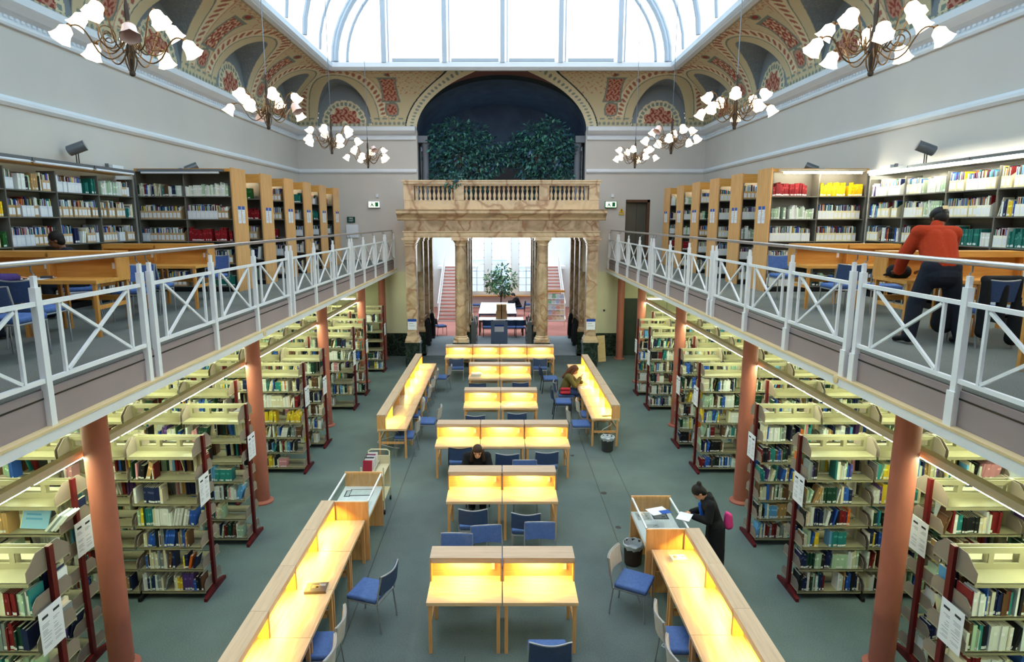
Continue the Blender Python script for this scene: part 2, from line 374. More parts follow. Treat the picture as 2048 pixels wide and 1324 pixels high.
# ---------------------------------------------------------------- painted cove with lunettes
W_, H_, Z0 = 1.87, 1.62, 8.74
LUN_S = [22.5-3.85*i for i in range(7)]; LUN_X = [-5.85, 5.85]
LR, LH = 1.0, 1.47
beige = np.array(srgb((204, 188, 154))); red = np.array(srgb((146, 72, 62))); pinkc = np.array(srgb((192, 140, 118)))
slatec = np.array(srgb((130, 136, 142))); green = np.array(srgb((134, 142, 132))); darkc = np.array(srgb((48, 54, 58))); cream = np.array(srgb((220, 206, 174)))
def floral(a, b, k):     # scroll-like pattern in [0,1]
    v = np.sin(a*k)*np.cos(b*k*1.1) + .7*np.sin(a*k*1.9+2*np.sin(b*k*.9)) + .5*np.cos(b*k*2.3+1.5*np.sin(a*k))
    return v
def mix(c, mask, col):
    c[mask] = col
def decor(ds, t, L, wallx, niche):
    """ds: distance along the wall from nearest lunette centre, t: arc length up the cove, L: inside a lunette."""
    c = np.tile(beige, (len(ds), 1)).astype(float)
    ax = np.abs(ds); bay = 3.85
    # dots along the bottom
    q = np.mod(wallx, .17)-.085
    mix(c, (np.hypot(q, t-.12) < .055) & (ax < 9), green)
    q2 = np.mod(wallx, .30)-.15
    mix(c, (np.abs(t-.30) < .03) & (np.abs(q2) < .09) & (ax > 1.0), green)
    # arch distance outside lunette, measured in the developed surface
    ra = np.sqrt((ax/1.28)**2 + (np.maximum(t-.1, 0)/2.05)**2)
    d = (ra-1)*1.2
    band = (d > .04) & (d < .34) & (t > .35) & (ax < 1.95)
    mix(c, band, cream)
    ang = np.arctan2(t-.1, ax); cr = np.mod(ang*2.0*1.5, .3)-.15; cd = d-.19
    crossm = band & ((np.abs(cr) < .028) & (np.abs(cd) < .09) | (np.abs(cd) < .028) & (np.abs(cr) < .09) | (np.hypot(np.abs(cr)-.05, np.abs(cd)-.05) < .028))
    mix(c, crossm, red*.6+pinkc*.4)
    mix(c, (np.abs(d-.02) < .014) & (t > .2), green*.8); mix(c, (np.abs(d-.36) < .012) & (t > .2), pinkc)
    # panel midway between lunettes
    pm = bay/2-ax      # distance from the middle
    pm = np.where(niche, 99, pm)
    pan = (np.abs(pm) < .24+.08*np.abs((t-1.45)/.6)**3) & (t > .95) & (t < 1.95)
    pan_o = (np.abs(pm) < .30+.08*np.abs((t-1.45)/.6)**3) & (t > .88) & (t < 2.02)
    mix(c, pan_o, green*.9); mix(c, pan, pinkc)
    fl = floral(pm*1.6, t*1.6, 16)
    mix(c, pan & (fl > .25), red); mix(c, pan & (fl < -.9), cream)
    med = np.maximum(np.abs(pm), np.abs(t-.62)) + .25*np.minimum(np.abs(pm), np.abs(t-.62))
    mix(c, med < .27, green*.85); mix(c, med < .21, pinkc); mix(c, (med < .19) & (floral(pm, t, 26) > .1), red)
    mix(c, (np.hypot(pm/1.3, t-2.2) < .14), green*.85); mix(c, (np.hypot(pm/1.3, t-2.2) < .09), red)
    # spandrel flowers and top band
    sp = (d > .42) & (t > 1.2) & (np.abs(pm) > .5)
    mix(c, sp & (floral(ds, t, 20) > .85), pinkc)
    mix(c, (t > 2.28) & (t < 2.46) & (floral(wallx, t*1.5, 22) > .4), pinkc*.8+red*.2)
    mix(c, np.abs(t-2.25) < .012, pinkc); mix(c, np.abs(t-2.5) < .014, green)
    # lunette soffit
    c[L] = slatec
    mix(c, L & (np.abs(floral(ds, t, 30)) < .12), slatec*1.35)
    return c
def cove(name, s0, s1, place, centers, far=False):
    ds_ = .02; ns = int((s1-s0)/ds_); nt = 92
    th = np.linspace(0, PI/2, nt+1); u = W_*(1-np.cos(th)); zc = Z0+H_*np.sin(th)
    arc = np.concatenate([[0], np.cumsum(np.hypot(np.diff(u), np.diff(zc)))])
    k = np.linspace(0, 1, ns+1)
    U, K = np.meshgrid(u, k, indexing='ij'); ZC_ = np.repeat(zc[:, None], ns+1, 1); T = np.repeat(arc[:, None], ns+1, 1)
    if far: s = (s0+U) + ((s1-U)-(s0+U))*K
    else: s = s0 + ((s1-U)-s0)*K
    cen = np.array(centers); dsg = s[..., None]-cen; j = np.abs(dsg).argmin(-1); ds = np.take_along_axis(dsg, j[..., None], -1)[..., 0]
    lz = np.where(np.abs(ds) < LR, Z0+LH*np.sqrt(np.clip(1-(ds/LR)**2, 0, 1))**.9, -1)
    L = lz > ZC_; Z = np.maximum(ZC_, lz)
    N = np.zeros_like(L)
    nich = np.zeros_like(L)
    if far:
        nz = np.where(np.abs(s) < 3.16, 8.62+1.80*np.sqrt(np.clip(1-(s/3.16)**2, 0, 1)), -1)
        N = nz > ZC_; Z = np.where(N, nz, Z); nich = np.abs(s) < 3.9
    col = decor(ds.ravel(), T.ravel(), L.ravel(), s.ravel(), nich.ravel())
    if far:
        sr = s.ravel(); tr = T.ravel(); Nr = N.ravel()
        ra = np.hypot(sr/3.16, (ZC_.ravel()-8.62)/1.80); band = (ra > 1.0) & (ra < 1.13) & ~Nr
        col[band] = cream; aa = np.arctan2((ZC_.ravel()-8.62)/1.8, sr/3.16); qq = np.mod(aa*3.2, .19)-.095
        col[band & (np.hypot(qq, (ra-1.065)*2.2) < .05)] = green
        col[(np.abs(ra-1.135) < .008) & ~Nr] = darkc
        # panels flanking the niche arch
        for cx in (-4.05, 4.05):
            pm = sr-cx
            o = (np.abs(pm) < .30+.08*np.abs((tr-1.45)/.6)**3) & (tr > .88) & (tr < 2.02) & ~Nr; i = (np.abs(pm) < .24+.08*np.abs((tr-1.45)/.6)**3) & (tr > .95) & (tr < 1.95) & ~Nr
            col[o] = green*.9; col[i] = pinkc; col[i & (floral(pm*1.6, tr*1.6, 16) > .25)] = red
            med = np.maximum(np.abs(pm), np.abs(tr-.62))+.25*np.minimum(np.abs(pm), np.abs(tr-.62))
            col[(med < .27) & ~Nr] = green*.85; col[(med < .21) & ~Nr] = pinkc; col[(med < .19) & (floral(pm, tr, 26) > .1) & ~Nr] = red
        col[Nr] = darkc*1.1
        dd = (nz.ravel()-ZC_.ravel())
        col[Nr & (np.abs(sr) < 2.0) & (tr > 1.55)] = np.array(srgb((122, 84, 82)))
    P = place(s, U, Z); P = np.stack(P, -1).reshape(-1, 3)
    nv = ns+1; ii = (np.arange(nt)[:, None]*nv+np.arange(ns)[None, :]).ravel()
    F = np.stack([ii, ii+1, ii+nv+1, ii+nv], 1)
    me = bpy.data.meshes.new(name); me.vertices.add(len(P)); me.vertices.foreach_set('co', P.ravel().astype(np.float32))
    me.loops.add(F.size); me.loops.foreach_set('vertex_index', F.ravel().astype(np.int32))
    me.polygons.add(len(F)); me.polygons.foreach_set('loop_start', (np.arange(len(F))*4).astype(np.int32))
    me.update(calc_edges=True)
    at = me.color_attributes.new('col', 'FLOAT_COLOR', 'POINT'); at.data.foreach_set('color', np.concatenate([col, np.ones((len(col), 1))], 1).ravel().astype(np.float32))
    me.polygons.foreach_set('use_smooth', [True]*len(F)); me.validate()
    return put(name, me, decor_m)
def lun_wall(par, centers, place):   # painted back wall of each lunette
    m = 40
    for c0 in centers:
        mb = MB()
        xs = np.linspace(-LR, LR, 2*m+1); zs = np.linspace(0, LH, 60)
        vid = {}
        V = []; Fc = []; colr = []
        for i in range(2*m):
            for j in range(59):
                xm = (xs[i]+xs[i+1])/2; zm = (zs[j]+zs[j+1])/2
                if zm > LH*math.sqrt(max(0, 1-(xm/LR)**2))**.9+.03: continue
                r = math.hypot(xm/1.0, zm-.12); a = math.atan2(zm-.12, xm)
                col = slatec*1.05
                sc = .80+.035*abs(math.sin(a*9))
                if r < sc: col = cream
                if .64 < r < .76 and abs(math.sin(a*14)) > .55: col = green
                if r < .56+.06*math.sin(a*10):
                    col = pinkc if floral(np.array([xm]), np.array([zm]), 22)[0] < .05 else red
                if r < .1: col = cream
                if zm < .12: col = beige if (xm*6) % 1 > .4 else green
                q = [(xs[i], zs[j]), (xs[i+1], zs[j]), (xs[i+1], zs[j+1]), (xs[i], zs[j+1])]
                mb.add([place(c0+p, z) for p, z in q], [(0, 1, 2, 3)], tuple(col))
        me = mb.mesh('lunette_panel', fix=False); put('lunette_panel', me, decor_m, par)
cl = struct(cove('ceiling_cove_left', YN, YF, lambda s, u, z: (-XW+u, s, z), LUN_S), 'painted cove with lunettes along the left wall')
cr_ = struct(cove('ceiling_cove_right', YN, YF, lambda s, u, z: (XW-u, s, z), LUN_S), 'painted cove with lunettes along the right wall')
cf = struct(cove('ceiling_cove_far', -XW, XW, lambda s, u, z: (s, YF-u, z), LUN_X, True), 'painted cove over the far wall cut by the niche arch')
vis = [s for s in LUN_S if s > 4]
lun_wall(cl, vis, lambda s, z: (-XW+.004, s, Z0+z)); lun_wall(cr_, vis, lambda s, z: (XW-.004, s, Z0+z)); lun_wall(cf, LUN_X, lambda s, z: (s, YF-.004, Z0+z))
S('ceiling_near', MB().box(-XW, XW, YN, .2, 10.36, 10.5), wall_up)
# ---------------------------------------------------------------- glazed roof
SX, SY, SZ = XW-W_, YF-W_, Z0+H_      # 5.79, 22.43, 10.36
fr = MB()
fr.prism([(-SX-.3, SZ+.26), (-SX-.02, SZ+.26), (-SX+.06, SZ+.2), (-SX+.06, SZ+.06), (-SX-.04, SZ-.03), (-SX-.3, SZ-.0)], 'y', 0, SY+.05)
fr.prism([(SX+.3, SZ+.26), (SX+.02, SZ+.26), (SX-.06, SZ+.2), (SX-.06, SZ+.06), (SX+.04, SZ-.03), (SX+.3, SZ-.0)], 'y', 0, SY+.05)
fr.prism([(SY+.3, SZ+.26), (SY+.02, SZ+.26), (SY-.06, SZ+.2), (SY-.06, SZ+.06), (SY+.04, SZ-.03), (SY+.3, SZ)], 'x', -SX-.05, SX+.05)
S('trim_4', fr, trimw, 'white moulded frame round the glass roof')
RH = 4.2
def arch_pt(a, y, k=1.0): return (-SX*k*math.cos(a), y, SZ+.24+RH*k*math.sin(a))
w1 = thing('glass_roof', None, None); del w1['kind']; w1.name = 'window_1'; w1['kind'] = 'structure'; w1['label'] = 'vaulted glass roof with white bars'
rb = MB(); NA = 28; y = SY
ribs = []
while y > 0.2:
    ribs.append(y); y -= 1.55
for i, y in enumerate(ribs):
    rb.tube([arch_pt(PI*k/NA, y, .985) for k in range(NA+1)], .075 if i % 2 == 0 else .045, 6)
for a in (1.15, PI-1.15):
    rb.bar(arch_pt(a, ribs[-1], .985), arch_pt(a, SY, .985), .05, .05)
rb.build('roof_ribs', glazing_white, w1)
eg = MB()
eg.tube([arch_pt(PI*k/40, SY-.03, .965) for k in range(41)], .085, 6); eg.tube([arch_pt(PI*k/40, SY-.03, .90) for k in range(41)], .05, 6)
for xm in (-3.98, -1.93, .03, 2.0, 4.0):
    top = RH*math.sqrt(1-(xm/SX)**2); eg.box(xm-.075, xm+.075, SY-.09, SY+.05, SZ+.2, SZ+.24+top*.97)
    eg.box(xm+.14, xm+.18, SY-.05, SY+.03, SZ+.2, SZ+.24+top*.95)
for x0, x1 in ((-3.7, -2.1), (-1.7, -.1), (.25, 1.8), (2.25, 3.8)):
    eg.box(x0, x1, SY-.04, SY+.03, SZ+.24, SZ+.34)
eg.box(-SX, SX, SY-.06, SY+.05, SZ+2.6, SZ+2.7)
eg.build('end_glazing_bars', glazing_white, w1)
gl = MB()
for k in range(NA):
    p, q = arch_pt(PI*k/NA, 0, 1.0), arch_pt(PI*(k+1)/NA, 0, 1.0)
    gl.add([p, q, (q[0], SY, q[2]), (p[0], SY, p[2])], [(0, 1, 2, 3)])
pts = [arch_pt(PI*k/NA, SY+.01, 1.0) for k in range(NA+1)]
gl.add(pts, [list(range(NA+1))])
gm = gl.mesh('panes', fix=False); put('panes', gm, pane, w1)
# outside of the roof: flat leads round the vault
S('ceiling_flat', MB().box(-XW-.3, -SX-.28, YN, YF+.3, SZ+.1, SZ+.25).box(SX+.28, XW+.3, YN, YF+.3, SZ+.1, SZ+.25).box(-SX-.3, SX+.3, SY+.28, YF+.3, SZ+.12, SZ+.25), wall_up)
# ---------------------------------------------------------------- niche behind the balcony
nb = MB(); NY = 27.4; n = 120
prof = [(-3.16*math.cos(PI*k/n), 8.62+1.80*math.sin(PI*k/n)) for k in range(n+1)]
for (x0, z0), (x1, z1) in zip(prof, prof[1:]): nb.add([(x0, YF-.03, z0+.004), (x1, YF-.03, z1+.004), (x1*.96, NY, z1-.35), (x0*.96, NY, z0-.35)], [(0, 1, 2, 3)])
niche_m = paint('niche_dark_blue', (76, 90, 112), .85, .15, 2)
S('ceiling_niche', nb, niche_m, 'dark blue vault of the plant niche', True)
S('ceiling_niche_roof', MB().box(-3.6, 3.6, YF+.3, NY+.2, 10.5, 10.6).box(-3.6, -3.5, YF+.3, NY+.2, 8.7, 10.5).box(3.5, 3.6, YF+.3, NY+.2, 8.7, 10.5), wall_up)
niche_w = paint('niche_grey_wall', (112, 104, 104), .85, .06, 1)
S('wall_niche_back', MB().box(-3.5, 3.5, NY, NY+.2, 5.6, 8.2), niche_w); S('wall_niche_upper', MB().box(-3.5, 3.5, NY, NY+.2, 8.2, 11), niche_m)
nsd = MB(); nsr = MB()
for nn_, a_, b_ in ((nsd, -3.46, -3.16), (nsr, 3.16, 3.46)): nn_.box(a_, b_, YF+.3, 25.3, 5.6, 8.7).box(a_, b_, 27.1, NY, 5.6, 8.7).box(a_, b_, 25.3, 27.1, 5.6, 6.05).box(a_, b_, 25.3, 27.1, 8.15, 8.7)
S('wall_niche_left', nsd, niche_w); S('wall_niche_right', nsr, niche_w)
for i_, x_ in ((7, -3.4), (8, 3.4)):  # unseen windows, added so daylight brightens the dark niche
    wn_ = S('window_%d' % i_, MB().box(x_-.03, x_+.03, 25.3, 25.36, 6.05, 8.15).box(x_-.03, x_+.03, 27.04, 27.1, 6.05, 8.15).box(x_-.03, x_+.03, 26.17, 26.23, 6.05, 8.15).box(x_-.03, x_+.03, 25.3, 27.1, 7.08, 7.12), trimw, 'unseen side window added to brighten the plant niche')
    put('pane', MB().add([(x_, 25.3, 6.05), (x_, 27.1, 6.05), (x_, 27.1, 8.15), (x_, 25.3, 8.15)], [(0, 1, 2, 3)]).mesh('pane'), pane_b, wn_)
S('floor_niche', MB().box(-3.46, 3.46, 22.6, NY, 5.55, 5.69), frame_b)
pil = MB()
for sx in (-1, 1):
    pil.lathe([(.16, 5.69), (.16, 5.9), (.12, 5.95), (.12, 8.0), (.15, 8.05), (.17, 8.2)], 14, (sx*2.9, 24.75, 0))
    pil.box(sx*3.0-.2, sx*3.0+.2, 24.5, 25.0, 8.2, 8.45)
S('trim_5', pil, paint('niche_column_grey', (120, 124, 134), .6, .05, 2), 'grey half hidden columns inside the niche', True)
# ---------------------------------------------------------------- marble portico
PY = 22.4
pt = thing('marble_portico', 'pink and brown marble portico with balcony at the end of the hall', 'portico', (0, PY, 0))
def pier(x, name='pier'):
    m = MB().box(x-.19, x+.19, .04, .42, 1.13, 4.5)
    o = m.build(name, mar_p, pt)
    MB().box(x-.26, x+.26, -.02, .5, 0, .86).box(x-.29, x+.29, -.05, .53, .82, .91).build('pedestal', mar_d, o)
    b = MB()
    for i, (e, z0, z1) in enumerate([(.07, .91, 1.02), (.05, 1.02, 1.07), (.03, 1.07, 1.13)]): b.box(x-.19-e, x+.19+e, .04-e, .42+e, z0, z1)
    b.build('base_moulding', mar_l, o)
    c = MB()
    for e, z0, z1 in [(.02, 4.42, 4.46), (.03, 4.5, 4.56), (.06, 4.56, 4.62), (.1, 4.62, 4.7)]: c.box(x-.19-e, x+.19+e, .04-e, .42+e, z0, z1)
    c.build('capital', mar_l, o)
def column_(x):
    m = MB().lathe([(.205, 1.12), (.205, 2.2), (.2, 3.2), (.185, 4.45)], 28, (x, .23, 0))
    o = m.build('column', mar_p, pt, True)
    MB().box(x-.27, x+.27, -.04, .5, 0, .86).box(x-.3, x+.3, -.07, .53, .82, .91).build('pedestal', mar_d, o)
    MB().box(x-.27, x+.27, -.04, .5, .91, .99).lathe([(.26, .99), (.275, 1.02), (.26, 1.06), (.22, 1.08), (.235, 1.11), (.205, 1.14)], 28, (x, .23, 0)).build('base_moulding', mar_l, o, True)
    MB().lathe([(.19, 4.4), (.205, 4.42), (.19, 4.45), (.2, 4.5), (.27, 4.6)], 28, (x, .23, 0)).box(x-.29, x+.29, -.06, .52, 4.6, 4.7).build('capital', mar_l, o, True)
for x in (-3.25, 3.25): pier(x)
for x in (-1.48, 1.48): column_(x)
MB().box(-3.46, 3.46, 0, .46, 4.7, 4.76).box(-3.47, 3.47, -.02, .46, 4.76, 4.9).box(-3.5, 3.5, -.05, .46, 4.9, 4.93).build('architrave', mar_l, pt)
MB().box(-3.44, 3.44, .03, .44, 4.93, 5.3).build('frieze', mar_p, pt)
MB().prism([(.02, 5.3), (-.02, 5.33), (-.03, 5.39), (-.1, 5.46), (-.2, 5.52), (-.24, 5.55), (-.24, 5.63), (-.28, 5.68), (.46, 5.68), (.46, 5.3)], 'x', -3.68, 3.68).build('cornice', mar_l, pt)
MB().box(-3.42, 3.42, .0, .34, 5.68, 6.0).box(-3.42, 3.42, .34, 1.9, 5.56, 5.68).build('balcony_base', mar_l, pt)
MB().box(-3.42, 3.42, -.02, .34, 6.5, 6.56).box(-3.46, 3.46, -.06, .38, 6.56, 6.64).box(-3.48, 3.48, -.08, .4, 6.64, 6.69).build('balcony_rail', mar_l, pt)
for x in (-3.25, -1.5, 1.5, 3.25):
    MB().box(x-.18, x+.18, -.01, .33, 6.0, 6.5).build('balcony_pier', mar_l, pt)
bp = MB().lathe([(.05, 0), (.05, .03), (.035, .05), (.062, .16), (.055, .2), (.026, .3), (.026, .32), (.055, .4), (.03, .45), (.05, .47), (.05, .5)], 12).mesh('baluster', True)
for x0, x1, k in ((-3.07, -1.68, 9), (-1.32, 1.32, 16), (1.68, 3.07, 9)):
    for i in range(k):
        put('baluster', bp, mar_l, pt, (x0+(i+.5)*(x1-x0)/k, .16, 6.0))
# piers behind the front, one thing each
for r, y in enumerate((24.72, 26.4, 28.1)):
    for x in (-3.25, -1.48, 1.48, 3.25):
        sd = 'left' if x < 0 else 'right'; io = 'outer' if abs(x) > 2 else 'inner'
        t = thing('marble_pier', 'pale marble %s pier on the %s of the passage, %s behind the portico front' % (io, sd, ORD[r]), 'pier', (x, y, 0))
        MB().box(-.16, .16, 0, .32, 1.1, 4.5).build('shaft', mar_p, t)
        MB().box(-.21, .21, -.05, .37, 0, .9).build('pedestal', mar_d, t)
        MB().box(-.2, .2, -.04, .36, .9, 1.02).box(-.18, .18, -.02, .34, 1.02, 1.1).build('base_moulding', mar_l, t)
        MB().box(-.19, .19, -.03, .35, 4.5, 4.6).box(-.22, .22, -.06, .38, 4.6, 4.7).build('capital', mar_l, t)
S('ceiling_passage', MB().box(-3.42, 3.42, PY+.47, 24.25, 4.7, 5.5).box(-3.42, 3.42, 24.7, 28.7, 4.7, 5.5), wall_low)
S('wall_passage_sides', MB().box(-3.62, -3.48, YF+.36, 28.7, 0, 5.5).box(3.48, 3.62, YF+.36, 28.7, 0, 5.5), wall_low)
# ---------------------------------------------------------------- terracotta columns
def tcol(sx, i, y):
    sd = 'left' if sx < 0 else 'right'
    t = thing('support_column', 'round terracotta column under the %s gallery edge, %s from the near end' % (sd, ORD[i]), 'column', (sx*4.57, y, 0), 0, 'terracotta columns')
    MB().lathe([(.135, .05), (.135, 3.34)], 24).build('shaft', terra, t, True)
    MB().lathe([(.2, 0), (.2, .03), (.14, .06)], 24).build('base_ring', terra, t, True)
for sx in (-1, 1):
    for i, y in enumerate((6.72, 11.22, 15.72, 20.22, 23.75)): tcol(sx, i, y)
# ---------------------------------------------------------------- gallery railings
def post_mesh():
    m = MB().box(-.03, .03, -.035, .035, 3.42, 4.72).box(-.018, .018, -.022, .022, 4.72, 4.82)
    m.box(-.045, -.03, -.05, .05, 3.44, 3.78)
    return m.mesh('post')
PM = {}
def railing(sx, k, y0, posts):
    sd = 'left' if sx < 0 else 'right'
    t = thing('railing_section', 'white cross-braced railing section on the %s gallery edge, %s from the near end' % (sd, ORD[k]), 'railing', (sx*4.11, 0, 0), 0, 'gallery railings')
    if 'p' not in PM: PM['p'] = post_mesh()
    for y in posts: put('post', PM['p'], white, t, (0, y, 0))
    for a, b in zip(posts, posts[1:]):
        MB().box(-.018, .018, a+.035, b-.035, 4.555, 4.595).build('top_rail', white, t)
        MB().box(-.018, .018, a+.035, b-.035, 3.86, 3.90).build('bottom_rail', white, t)
        L = b-a; p, q = a+L*.165, b-L*.165
        MB().box(-.014, .014, p-.015, p+.015, 3.9, 4.555).build('baluster', white, t)
        MB().box(-.014, .014, q-.015, q+.015, 3.9, 4.555).build('baluster', white, t)
        MB().bar((0, p+.03, 4.54), (0, q-.03, 3.91), .026, .03).build('cross_brace', white, t)
        MB().bar((.002, p+.03, 3.91), (.002, q-.03, 4.54), .026, .03).build('cross_brace', white, t)
for sx in (-1, 1):
    secs = [(2.3, 3.93, 5.48, 7.1), (7.3, 8.86, 10.4, 12.04), (12.26, 13.78, 15.34, 17.02), (17.3, 18.75, 20.4, 22.1), (22.36, 24.1)]
    for k, ps in enumerate(secs): railing(sx, k, 0, ps)
    sd = 'left' if sx < 0 else 'right'
    h = thing('handrail', 'polished steel handrail along the %s gallery railing' % sd, 'handrail', (sx*4.19, 0, 0))
    MB().tube([(0, -.4, 4.93), (0, 24.2, 4.93)], .027, 12).build('rail', steel, h, True)
    for ps in secs:
        for y in ps:
            if y > 4: MB().tube([(0, y+.09, 4.905), (0, y+.09, 4.85), (-sx*-.0+(-sx)*.05, y+.05, 4.83), (-sx*.08, y, 4.80)], .007, 6).build('bracket', grey_pl, h, True)
    for y in (9.3, 15.7): MB().lathe([(.0275, 0), (.0275, .006)], 12, (0, y, 4.93), Matrix.Rotation(PI/2, 3, 'X')).build('joint', black, h)
# ---------------------------------------------------------------- lower steel bookcases
LEV = [.13, .47, .80, 1.12, 1.45, 1.80]; TRAY = 2.14; BW = .93
def shelf_mesh(w, d=.24, h=.012, lip=.03, br=.15):
    m = MB().box(0, w, -d, -.012, -.012, 0).box(0, w, -d, -d+.012, -lip, 0)
    for x in (.004, w-.010):
        m.add([(x, -d+.0, -.01), (x, -.02, -.01), (x, -.02, br), (x, -d*.75, br), (x, -d, br*.6),
               (x+.006, -d+.0, -.01), (x+.006, -.02, -.01), (x+.006, -.02, br), (x+.006, -d*.75, br), (x+.006, -d, br*.6)],
              [(0, 1, 2, 3, 4), (9, 8, 7, 6, 5)] + [(i, (i+1) % 5, (i+1) % 5+5, i+5) for i in range(5)])
    me = m.mesh('shelf'); me.materials.append(shelf_m); me.materials.append(bracket_m)
    for p in me.polygons: p.material_index = int(p.index >= 12)
    return me
def tray_mesh(w):
    m = MB().box(0, w, -.26, -.012, -.012, 0).box(0, w, -.26, -.25, -.04, 0)
    m.box(0, w, -.022, -.012, .155, .215).box(0, w, -.022, -.012, .0, .06)
    for i in range(4): m.box(i*(w-.05)/3, i*(w-.05)/3+.05, -.022, -.012, .06, .155)
    for x in (.004, w-.010):
        m.add([(x, -.26, -.01), (x, -.02, -.01), (x, -.02, .215), (x, -.12, .215), (x, -.26, .1),
               (x+.006, -.26, -.01), (x+.006, -.02, -.01), (x+.006, -.02, .215), (x+.006, -.12, .215), (x+.006, -.26, .1)],
              [(0, 1, 2, 3, 4), (9, 8, 7, 6, 5)] + [(i, (i+1) % 5, (i+1) % 5+5, i+5) for i in range(5)])
    me = m.mesh('top_tray'); me.materials.append(shelf_m); me.materials.append(bracket_m)
    for p in me.polygons: p.material_index = int(p.index >= 48)
    return me
SM = shelf_mesh(BW-.03); TM = tray_mesh(BW-.03)
UP = MB().box(-.022, .022, -.03, .03, .03, 2.36).mesh('upright')
FT = MB().prism([(-.31, 0), (.31, 0), (.31, .05), (.05, .11), (-.05, .11), (-.31, .05)], 'x', -.022, .022).mesh('foot')
def notice_mesh(w, h, head, seed):
    r = random.Random(seed); m = MB(); pc = (.80, .80, .86); tc_ = (.28, .28, .34); hc = head
    m.box(-.002, .002, -w/2, w/2, -h/2, h/2, pc)
    def rect(y0, y1, z0, z1, c):
        for x in (.003, -.003): m.add([(x, y0, z0), (x, y1, z0), (x, y1, z1), (x, y0, z1)], [(0, 1, 2, 3)], c)
    if hc:
        rect(-w/2, w/2, h/2-.2*h, h/2, hc)
        z = h/2-.28*h
    else:
        rect(-w*.38, -w*.12, h*.30, h*.36, (.03, .03, .04)); rect(w*.1, w*.38, h*.30, h*.36, (.03, .03, .04)); z = h*.24
    while z > -h*.36:
        if r.random() < .8:
            for c0 in ((-.42, -.05), (.06, .42)):
                if r.random() < .8: rect(w*c0[0], w*(c0[0]+(c0[1]-c0[0])*r.uniform(.4, 1)), z, z+h*.012, tc_)
        z -= h*.035
    return m.mesh('notice', fix=False)
NOT = [notice_mesh(.29, .42, None, s) for s in range(3)]
ROWS = []
def bookcase(sx, k):
    y = 6.82+1.5*k; rec = k % 3 == 0
    nb = 3; x0 = 4.97 if rec else 4.17
    if rec: nb = 2
    sd = 'left' if sx < 0 else 'right'
    j = k+1
    t = thing('steel_bookcase', 'beige steel bookcase with maroon uprights, %s row from the near end under the %s gallery' % (ORD[j], sd), 'bookcase', (sx*x0, y, 0), 0, 'steel bookcases under the galleries')
    ups = [0] + [BW*(i+1) for i in range(nb)]
    for u in ups:
        put('upright', UP, maroon if u == 0 else shelf_m, t, (sx*u, 0, 0)) if u == 0 else put('upright', UPB, None, t, (sx*u, 0, 0))
        put('foot', FT, maroon, t, (sx*u, 0, 0)) if u == 0 else put('foot', FTB, None, t, (sx*u, 0, 0))
    for b in range(nb):
        for side in (0, 1):
            xl = b*BW+.015
            if side == 0: loc = (xl if sx > 0 else -xl-(BW-.03), -.015, 0); rz = 0
            else: loc = (xl+BW-.03 if sx > 0 else -xl, .015, 0); rz = PI
            for z in LEV: put('shelf', SM, shelf_m, t, (loc[0], loc[1], z), rz)
            put('top_tray', TM, shelf_m, t, (loc[0], loc[1], TRAY), rz)
    if k in (-1, 0, 1, 2, 3, 4, 5, 6, 7, 8, 10):
        zc = 1.62 if k < 5 else 1.5
        put('notice', NOT[k % 3], print_m, t, (-sx*.03, -.12 if k % 2 else .05, zc))
    ROWS.append((sx, k, x0, y, nb))
    return t
UPB = UP.copy(); UPB.materials.append(shelf_m); FTB = FT.copy(); FTB.materials.append(black)
for sx in (-1, 1):
    for k in range(-1, 11):
        if sx > 0 and k == 10: continue
        bookcase(sx, k)
# ---------------------------------------------------------------- long luminaires under the galleries
for sx in (-1, 1):
    sd = 'left' if sx < 0 else 'right'
    for li, (xx, nm) in enumerate(((4.8, 'nearest the columns'), (6.35, 'nearest the outer wall'))):
        t = thing('linear_luminaire', 'long tan fluorescent luminaire under the %s gallery, %s' % (sd, nm), 'light', (sx*xx, 0, 0), 0, 'luminaires under the galleries')
        MB().prism([(-.06, 2.66), (.06, 2.66), (.05, 2.74), (-.05, 2.74)], 'y', 3.0, 21.3).build('casing', casing, t)
        y = 3.05
        while y < 21:
            MB().tube([(0, y, 2.642), (0, min(y+1.42, 21.2), 2.642)], .02, 8).build('tube', fluo, t, True); y += 1.5
        for y in (4.5, 9, 13.5, 18): MB().tube([(0, y, 2.74), (0, y, 3.34)], .006, 6).build('hanger', grey_pl, t)
    t = thing('linear_luminaire', 'short tan cross luminaire at the far end under the %s gallery' % sd, 'light', (0, 21.36, 0), 0, 'luminaires under the galleries')
    a, b = sorted((sx*4.86, sx*6.3))
    MB().box(a, b, -.05, .05, 2.66, 2.74).build('casing', casing, t); MB().tube([(a+.03, 0, 2.642), (b-.03, 0, 2.642)], .02, 8).build('tube', fluo, t, True)
